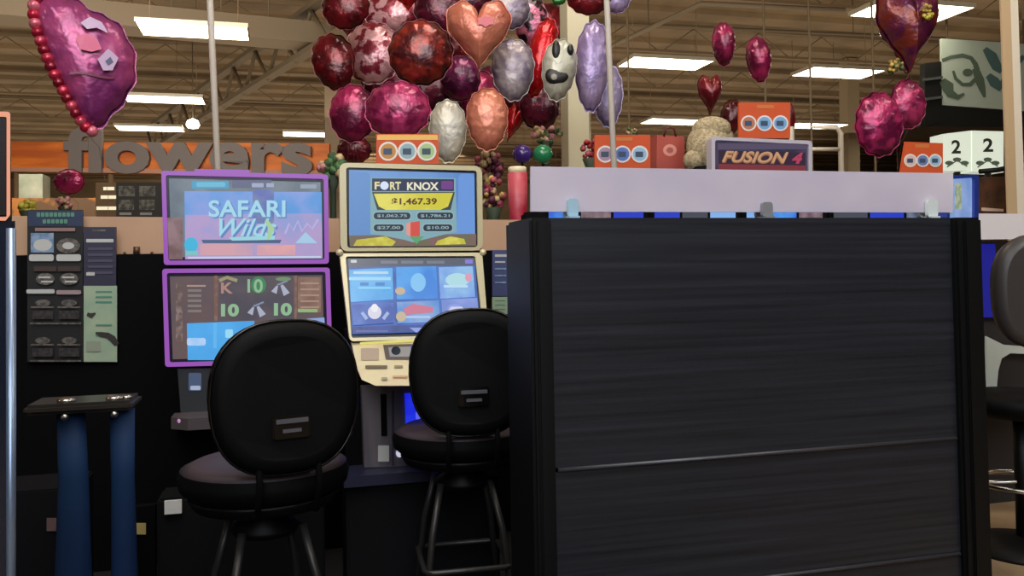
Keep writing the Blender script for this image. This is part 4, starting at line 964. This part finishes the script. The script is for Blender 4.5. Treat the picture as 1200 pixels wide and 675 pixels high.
def balloon(shape, px, py, wpx, hpx, depth, m, label, tilt=0., yaw=0., thick=.42, group=None, deco=None, ribbon=True, ruffle=False, print_=None):
    c = at(px, py, depth); k = depth / F; hw, hh = wpx * k / 2, hpx * k / 2
    cy_ = max(.35, math.cos(yaw)); hwr = hw / cy_
    rm = Matrix.Rotation(TH * .0 + yaw, 3, 'Z') @ Matrix.Rotation(tilt, 3, 'Y')
    n = 56; ou = []
    for i in range(n):
        a = 2 * math.pi * i / n
        if shape == 'softheart': ou.append(SOFT[i])
        elif shape == 'heart':
            x = 16 * math.sin(a) ** 3; z = 13 * math.cos(a) - 5 * math.cos(2 * a) - 2 * math.cos(3 * a) - math.cos(4 * a); ou.append((x / 16, (z + 2.5) / 14.5))
        elif shape == 'egg': ou.append((math.sin(a) * (1 + .12 * math.cos(a)), math.cos(a)))
        else: ou.append((math.sin(a), math.cos(a)))
    T = min(hwr, hh) * thick * 1.25
    bm = NB(); steps = (0.02, .15, .3, .44, .56, .66, .75, .83, .9, .95, .98, 1.0, 1.05)
    for side in (-1, 1):
        R_ = []
        for s in steps:
            row = []
            for i, (x, z) in enumerate(ou):
                a = 2 * math.pi * i / n
                e = max(0, 1 - min(s, 1) ** 2.2) ** .55
                w_ = max(0, s - .62); cr = 1 + (.3 * math.cos(a * 13 + px) + .22 * math.sin(a * 21 + py)) * w_ * 2.0
                sx_ = 1 - .03 * (1 + math.cos(a * 13 + px)) * (s > .85)
                o0 = .1 if 'heart' in shape else 0
                y_ = side * T * e * cr
                row.append(bm.verts.new(c + rm @ Vector((x * hwr * s * sx_, y_, (z * s * sx_ + o0 * (1 - s)) * hh))))
            R_.append(row)
        for A_, B_ in zip(R_, R_[1:]):
            for i in range(n): f = bm.faces.new((A_[i], A_[(i + 1) % n], B_[(i + 1) % n], B_[i])); f.smooth = True
        bm.faces.new(R_[0])
    bmesh.ops.remove_doubles(bm, verts=bm.verts, dist=.0004)
    base = Vector((c.x, c.y, 0))
    t = thing('heart_balloon' if 'heart' in shape else 'foil_balloon', label, 'balloon', c, 0, group); t.matrix_basis = Matrix.Translation(base)
    part('envelope', bm, m, t)
    bot = c + rm @ Vector((0, 0, -hh * 1.02))
    if ribbon:
        bm = NB(); tube(bm, [bot, bot + Vector((.01, .12, -.06)), bot + Vector((.01, .22, -.3)), Vector((base.x + random.uniform(-.03, .03), base.y + .25, .0))], .0014, 4); part('ribbon', bm, ribm, t)
    if ruffle:
        bm = NB(); bm2 = NB(); tip = min(range(n), key=lambda q: ou[q][1])
        pth = [c + rm @ Vector((ou[q % n][0] * hwr * 1.04, -.02, ou[q % n][1] * hh * 1.02)) for q in range(tip, n + 3)]
        S = 20
        for q in range(S):
            f_ = (len(pth) - 1) * q / (S - 1); k_ = min(int(f_), len(pth) - 2); p = pth[k_].lerp(pth[k_ + 1], f_ - k_)
            sphere(bm if q % 2 else bm2, p, hh * .088, 0, 10, 7, (1, 1.1, 1))
        tube(bm, pth, .016, 8); tube(bm2, [p_ + Vector((0, .008, 0)) for p_ in pth], .014, 8)
        part('ruffle', bm, ruffle, t); part('ruffle_tip', bm2, ruffle_p, t)
    if print_: print_(t, c, rm, hwr, hh, T)
    return t
ruffle_p = foil('foil_ruffle_pink', (226, 120, 140), (190, 40, 70))
def bigprint(t, c, rm, hw, hh, T):
    bm = NB()
    def pt(x, z, e=.02): 
        s = math.hypot(x, z); return c + rm @ Vector((x * hw, -T * max(0, 1 - s ** 2.2) ** .55 * 1.05 - e, z * hh))
    def disc(cx, cz, r, mi, pts=10):
        bm.faces.new([bm.verts.new(pt(cx + r * math.cos(6.283 * q / pts), cz + r * 1.0 * math.sin(6.283 * q / pts))) for q in range(pts)]).material_index = mi
    L_ = [pt(-.3 + .14 * q, -.2 + .02 * math.sin(q), .004) for q in range(7)]
    lo_ = [p_ - Z * hh * .03 for p_ in L_]
    va_ = [bm.verts.new(p_) for p_ in L_]; vb_ = [bm.verts.new(p_) for p_ in lo_]
    for q in range(6): bm.faces.new((va_[q], va_[q + 1], vb_[q + 1], vb_[q])).material_index = 3
    def patch(P_, mi): bm.faces.new([bm.verts.new(pt(*q)) for q in P_]).material_index = mi
    patch([(-.1, .55), (.08, .66), (.3, .6), (.42, .44), (.2, .5), (.02, .46)], 1)
    patch([(-.2, .3), (0, .4), (.2, .34), (.3, .18), (.1, .12), (-.1, .14)], 0)
    patch([(.22, .02), (.42, .2), (.62, .08), (.5, -.12), (.32, -.14)], 1)
    patch([(.36, .0), (.46, .08), (.52, .0), (.42, -.06)], 2)
    part('print', bm, [mat('print_pink', (208, 84, 130), .4), mat('print_lilac', (196, 170, 206), .4), mat('print_slate', (92, 96, 130), .4), mat('print_wine', (110, 24, 60), .4)], t)
MG = foil('foil_magenta', (166, 36, 88), (98, 16, 52)); MGL = foil('foil_magenta_light', (196, 64, 118), (126, 24, 70), scale=9)
DR = foil('foil_dark_red', (118, 16, 28), (70, 8, 18)); RB = foil('foil_red_brown', (142, 44, 36), (74, 18, 24), scale=12, ramp=(.4, .55)); WP = foil('foil_pink_white', (202, 150, 156), (130, 34, 52), scale=13, ramp=(.5, .56))
PE = foil('foil_peach', (206, 126, 100), (190, 108, 88), .35, .3, 3); WH = foil('foil_pearl', (206, 196, 172), (176, 172, 160), .4, .25, 4); LI = foil('foil_lilac', (176, 156, 196), (142, 124, 168), .35, .35, 6); GL_ = foil('foil_grey_lilac', (176, 164, 166), (120, 108, 128), .4, .3, 8)
RD = foil('foil_red', (206, 24, 34), (150, 10, 22), .22, .5, 4); MR = foil('foil_maroon', (96, 18, 46), (56, 8, 28)); PB_ = foil('foil_pink_black', (196, 110, 140), (40, 16, 26), scale=14, ramp=(.46, .52)); BW_ = foil('foil_white_black', (190, 190, 176), (170, 168, 150), .4, .2, 5)
PU = foil('foil_pink_purple', (178, 74, 128), (126, 46, 106), .34, .3, 4)
balloon('softheart', 100, 76, 98, 156, 4.3, PU, 'large pink purple heart balloon with a red ruffled left edge at top left', tilt=math.radians(0), yaw=math.radians(28), thick=.34, ruffle=foil('foil_ruffle_red', (186, 26, 60), (130, 14, 40)), print_=bigprint)
B = balloon
B('round', 405, 8, 56, 54, 5.5, DR, 'dark red balloon at the top left of the big cluster')
B('egg', 391, 73, 50, 68, 5.75, DR, 'crinkled dark red balloon sticking out left of the big cluster', tilt=math.radians(-12))
B('round', 437, 62, 66, 74, 6.05, WP, 'pink and white printed balloon between the dark red and brown-red ones')
B('round', 462, 14, 70, 50, 6.5, WP, 'pale printed balloon at the top of the cluster behind the brown-red one')
B('heart', 478, -8, 50, 44, 5.6, RD, 'bright red balloon cut by the top picture edge above the pale printed one')
B('round', 515, 10, 60, 64, 6.3, MR, 'maroon balloon behind the peach heart at the top edge')
B('round', 493, 62, 76, 78, 5.3, RB, 'round red-brown printed balloon in the middle of the cluster')
B('heart', 561, 42, 76, 84, 5.0, PE, 'peach pink heart balloon with a small red print', print_=lambda t, c, rm, hw, hh, T: part('print', (lambda bm: (bm.faces.new([bm.verts.new(c + rm @ Vector((.24 * hw + (.22 + .07 * (q % 2)) * hw * math.cos(6.283 * q / 12), -T * 1.02 - .012, .26 * hh + (.12 + .05 * (q % 2)) * hh * math.sin(6.283 * q / 12)))) for q in range(12)]), bm)[1])(NB()), mat('print_rose', (206, 92, 104), .4), t))
B('round', 466, 129, 76, 68, 5.2, MGL, 'bright magenta foil balloon above the orange card with the yellow stripe')
B('round', 413, 133, 54, 68, 5.5, MG, 'deep magenta balloon at the lower left of the big cluster')
B('round', 505, 108, 80, 70, 6.1, MR, 'dark maroon balloon deep in the cluster behind the white one')
B('round', 540, 92, 46, 54, 5.9, foil('foil_plum', (126, 26, 86), (70, 12, 50)), 'plum balloon deep in the cluster under the peach heart')
B('egg', 525, 154, 43, 74, 4.9, WH, 'plain pearly white balloon beside the orange card')
for i_, (x_, y_, d_, m_, lb_) in enumerate(((455, 100, 6.5, MR, 'maroon balloon showing between the striped and magenta balloons'), (520, 56, 6.6, DR, 'dark red balloon wedged between the red-brown one and the peach heart'), (556, 112, 6.5, MG, 'magenta balloon showing between the white and plain peach balloons'), (578, 108, 6.8, MR, 'maroon balloon wedged under the grey lilac one'), (612, 112, 6.6, DR, 'dark red balloon low between the grey lilac and red ones'), (640, 34, 7.2, DR, 'dark red balloon behind the top of the tall red one'), (430, 22, 7.3, DR, 'dark red balloon behind the top left of the cluster'), (548, -6, 7.1, MR, 'maroon balloon cut by the top edge behind the peach heart'))):
    B('round', x_, y_, 62, 62, d_, m_, lb_)
B('egg', 571, 140, 48, 74, 5.0, PE, 'plain peach balloon right of the pearly white one')
B('egg', 601, 82, 50, 74, 5.3, GL_, 'grey lilac balloon right of the peach heart')
B('round', 598, 10, 46, 50, 5.8, GL_, 'pale grey balloon at the top edge right of the peach heart')
B('round', 622, 24, 40, 60, 6.1, PB_, 'pink and black printed balloon at the top edge left of the red one')
B('egg', 634, 68, 32, 96, 5.6, RD, 'tall shiny red balloon leaning right of the grey lilac one', tilt=math.radians(14), thick=.8)
B('round', 632, 125, 46, 56, 6.2, MR, 'maroon balloon low behind the red and black-white ones')
B('heart', 601, 146, 20, 48, 6.4, RD, 'narrow red balloon seen edge-on right of the plain peach one', tilt=math.radians(20), thick=.8)
def facep(t, c, rm, hw, hh, T):
    bm = NB()
    for (x, z, rx, rz) in ((-.1, -.26, .7, .3), (-.3, .5, .26, .36), (.5, .6, .2, .18)):
        sphere(bm, c + rm @ Vector((x * hw, -T * .72, z * hh)), 1, 0, 14, 9, (rx * hw, T * .3, rz * hh))
    part('print', bm, mat('print_black', (26, 24, 24), .4), t)
    bm = NB(); sphere(bm, c + rm @ Vector((-.25 * hw, -T * 1.0, -.34 * hh)), 1, 0, 12, 8, (.2 * hw, T * .08, .1 * hh)); part('print_light', bm, mat('print_pale', (150, 146, 136), .5), t)
B('egg', 655, 82, 40, 74, 5.1, BW_, 'grey white balloon with black patches before the cream column', tilt=math.radians(8), print_=facep, thick=.6)
B('egg', 694, 78, 40, 108, 5.2, LI, 'tall crinkled lilac balloon just right of the cream column', thick=.7, tilt=math.radians(4))
B('egg', 712, 112, 36, 76, 5.6, foil('foil_lilac_grey', (158, 144, 180), (122, 110, 148), .4, .3, 6), 'grey lilac balloon half behind the thin pole')
B('round', 690, -6, 54, 48, 5.4, DR, 'dark red balloon cut by the top edge over the cream column')
B('round', 722, -4, 34, 40, 5.8, LI, 'pale lilac balloon cut by the top edge beside the thin pole')
B('round', 655, 0, 16, 12, 5.0, foil('foil_green', (40, 110, 40), (24, 80, 30)), 'small green balloon at the top edge beside the cream column')
B('round', 415, 176, 40, 32, 6.3, foil('foil_wine', (128, 30, 48), (80, 16, 30)), 'small wine red balloon low at the left side of the cluster')
B('round', 81, 213, 36, 30, 7.0, MG, 'small magenta balloon under the sign letters, above the jackpot poster')
B('egg', 848, 52, 27, 52, 5.2, MG, 'plain magenta balloon floating alone, left and higher of the pair over the FUSION screen', thick=.9)
B('egg', 889, 70, 29, 54, 5.3, MG, 'plain magenta balloon floating alone, right and lower of the pair over the FUSION screen', thick=.9, tilt=math.radians(-4))
B('heart', 832, 112, 29, 48, 5.2, foil('foil_brick', (122, 26, 36), (90, 14, 26)), 'small dark red heart balloon above the plush bear', thick=.8)
B('egg', 857, 138, 26, 44, 5.4, foil('foil_brick2', (110, 20, 30), (70, 10, 20)), 'dark red balloon half behind the FUSION orange card', tilt=math.radians(14), thick=.8)
B('egg', 925, 140, 14, 40, 5.5, DR, 'dark red balloon peeking out right of the FUSION orange card')
hb = B('heart', 1063, 36, 74, 104, 5.7, foil('foil_amber_plum', (118, 44, 34), (88, 26, 66), scale=9), 'maroon heart balloon with amber print at the top of the right cluster', thick=.6)
rb = B('round', 1030, 146, 56, 76, 5.2, foil('foil_magenta_streak', (176, 44, 100), (106, 20, 62), scale=12), 'crinkled magenta balloon low in the right cluster')
B('round', 1064, 122, 42, 58, 5.4, foil('foil_rose_streak', (176, 52, 100), (112, 24, 66), scale=12), 'smaller crinkled rose balloon at the right of the right cluster')
blob('bow', 'gold ribbon bow', None, 1050, 78, 14, 9, 5.2, [golds, grn], 10, .4, False, rb)
blob('bow', 'small gold bow', None, 1087, 14, 8, 12, 5.5, [golds, yel], 9, .4, False, hb)

# ================================================================ view
vs_ = sc.view_settings; vs_.view_transform = 'Standard'; vs_.look = 'None'; vs_.gamma = 1; vs_.use_curve_mapping = False; vs_.exposure = 0
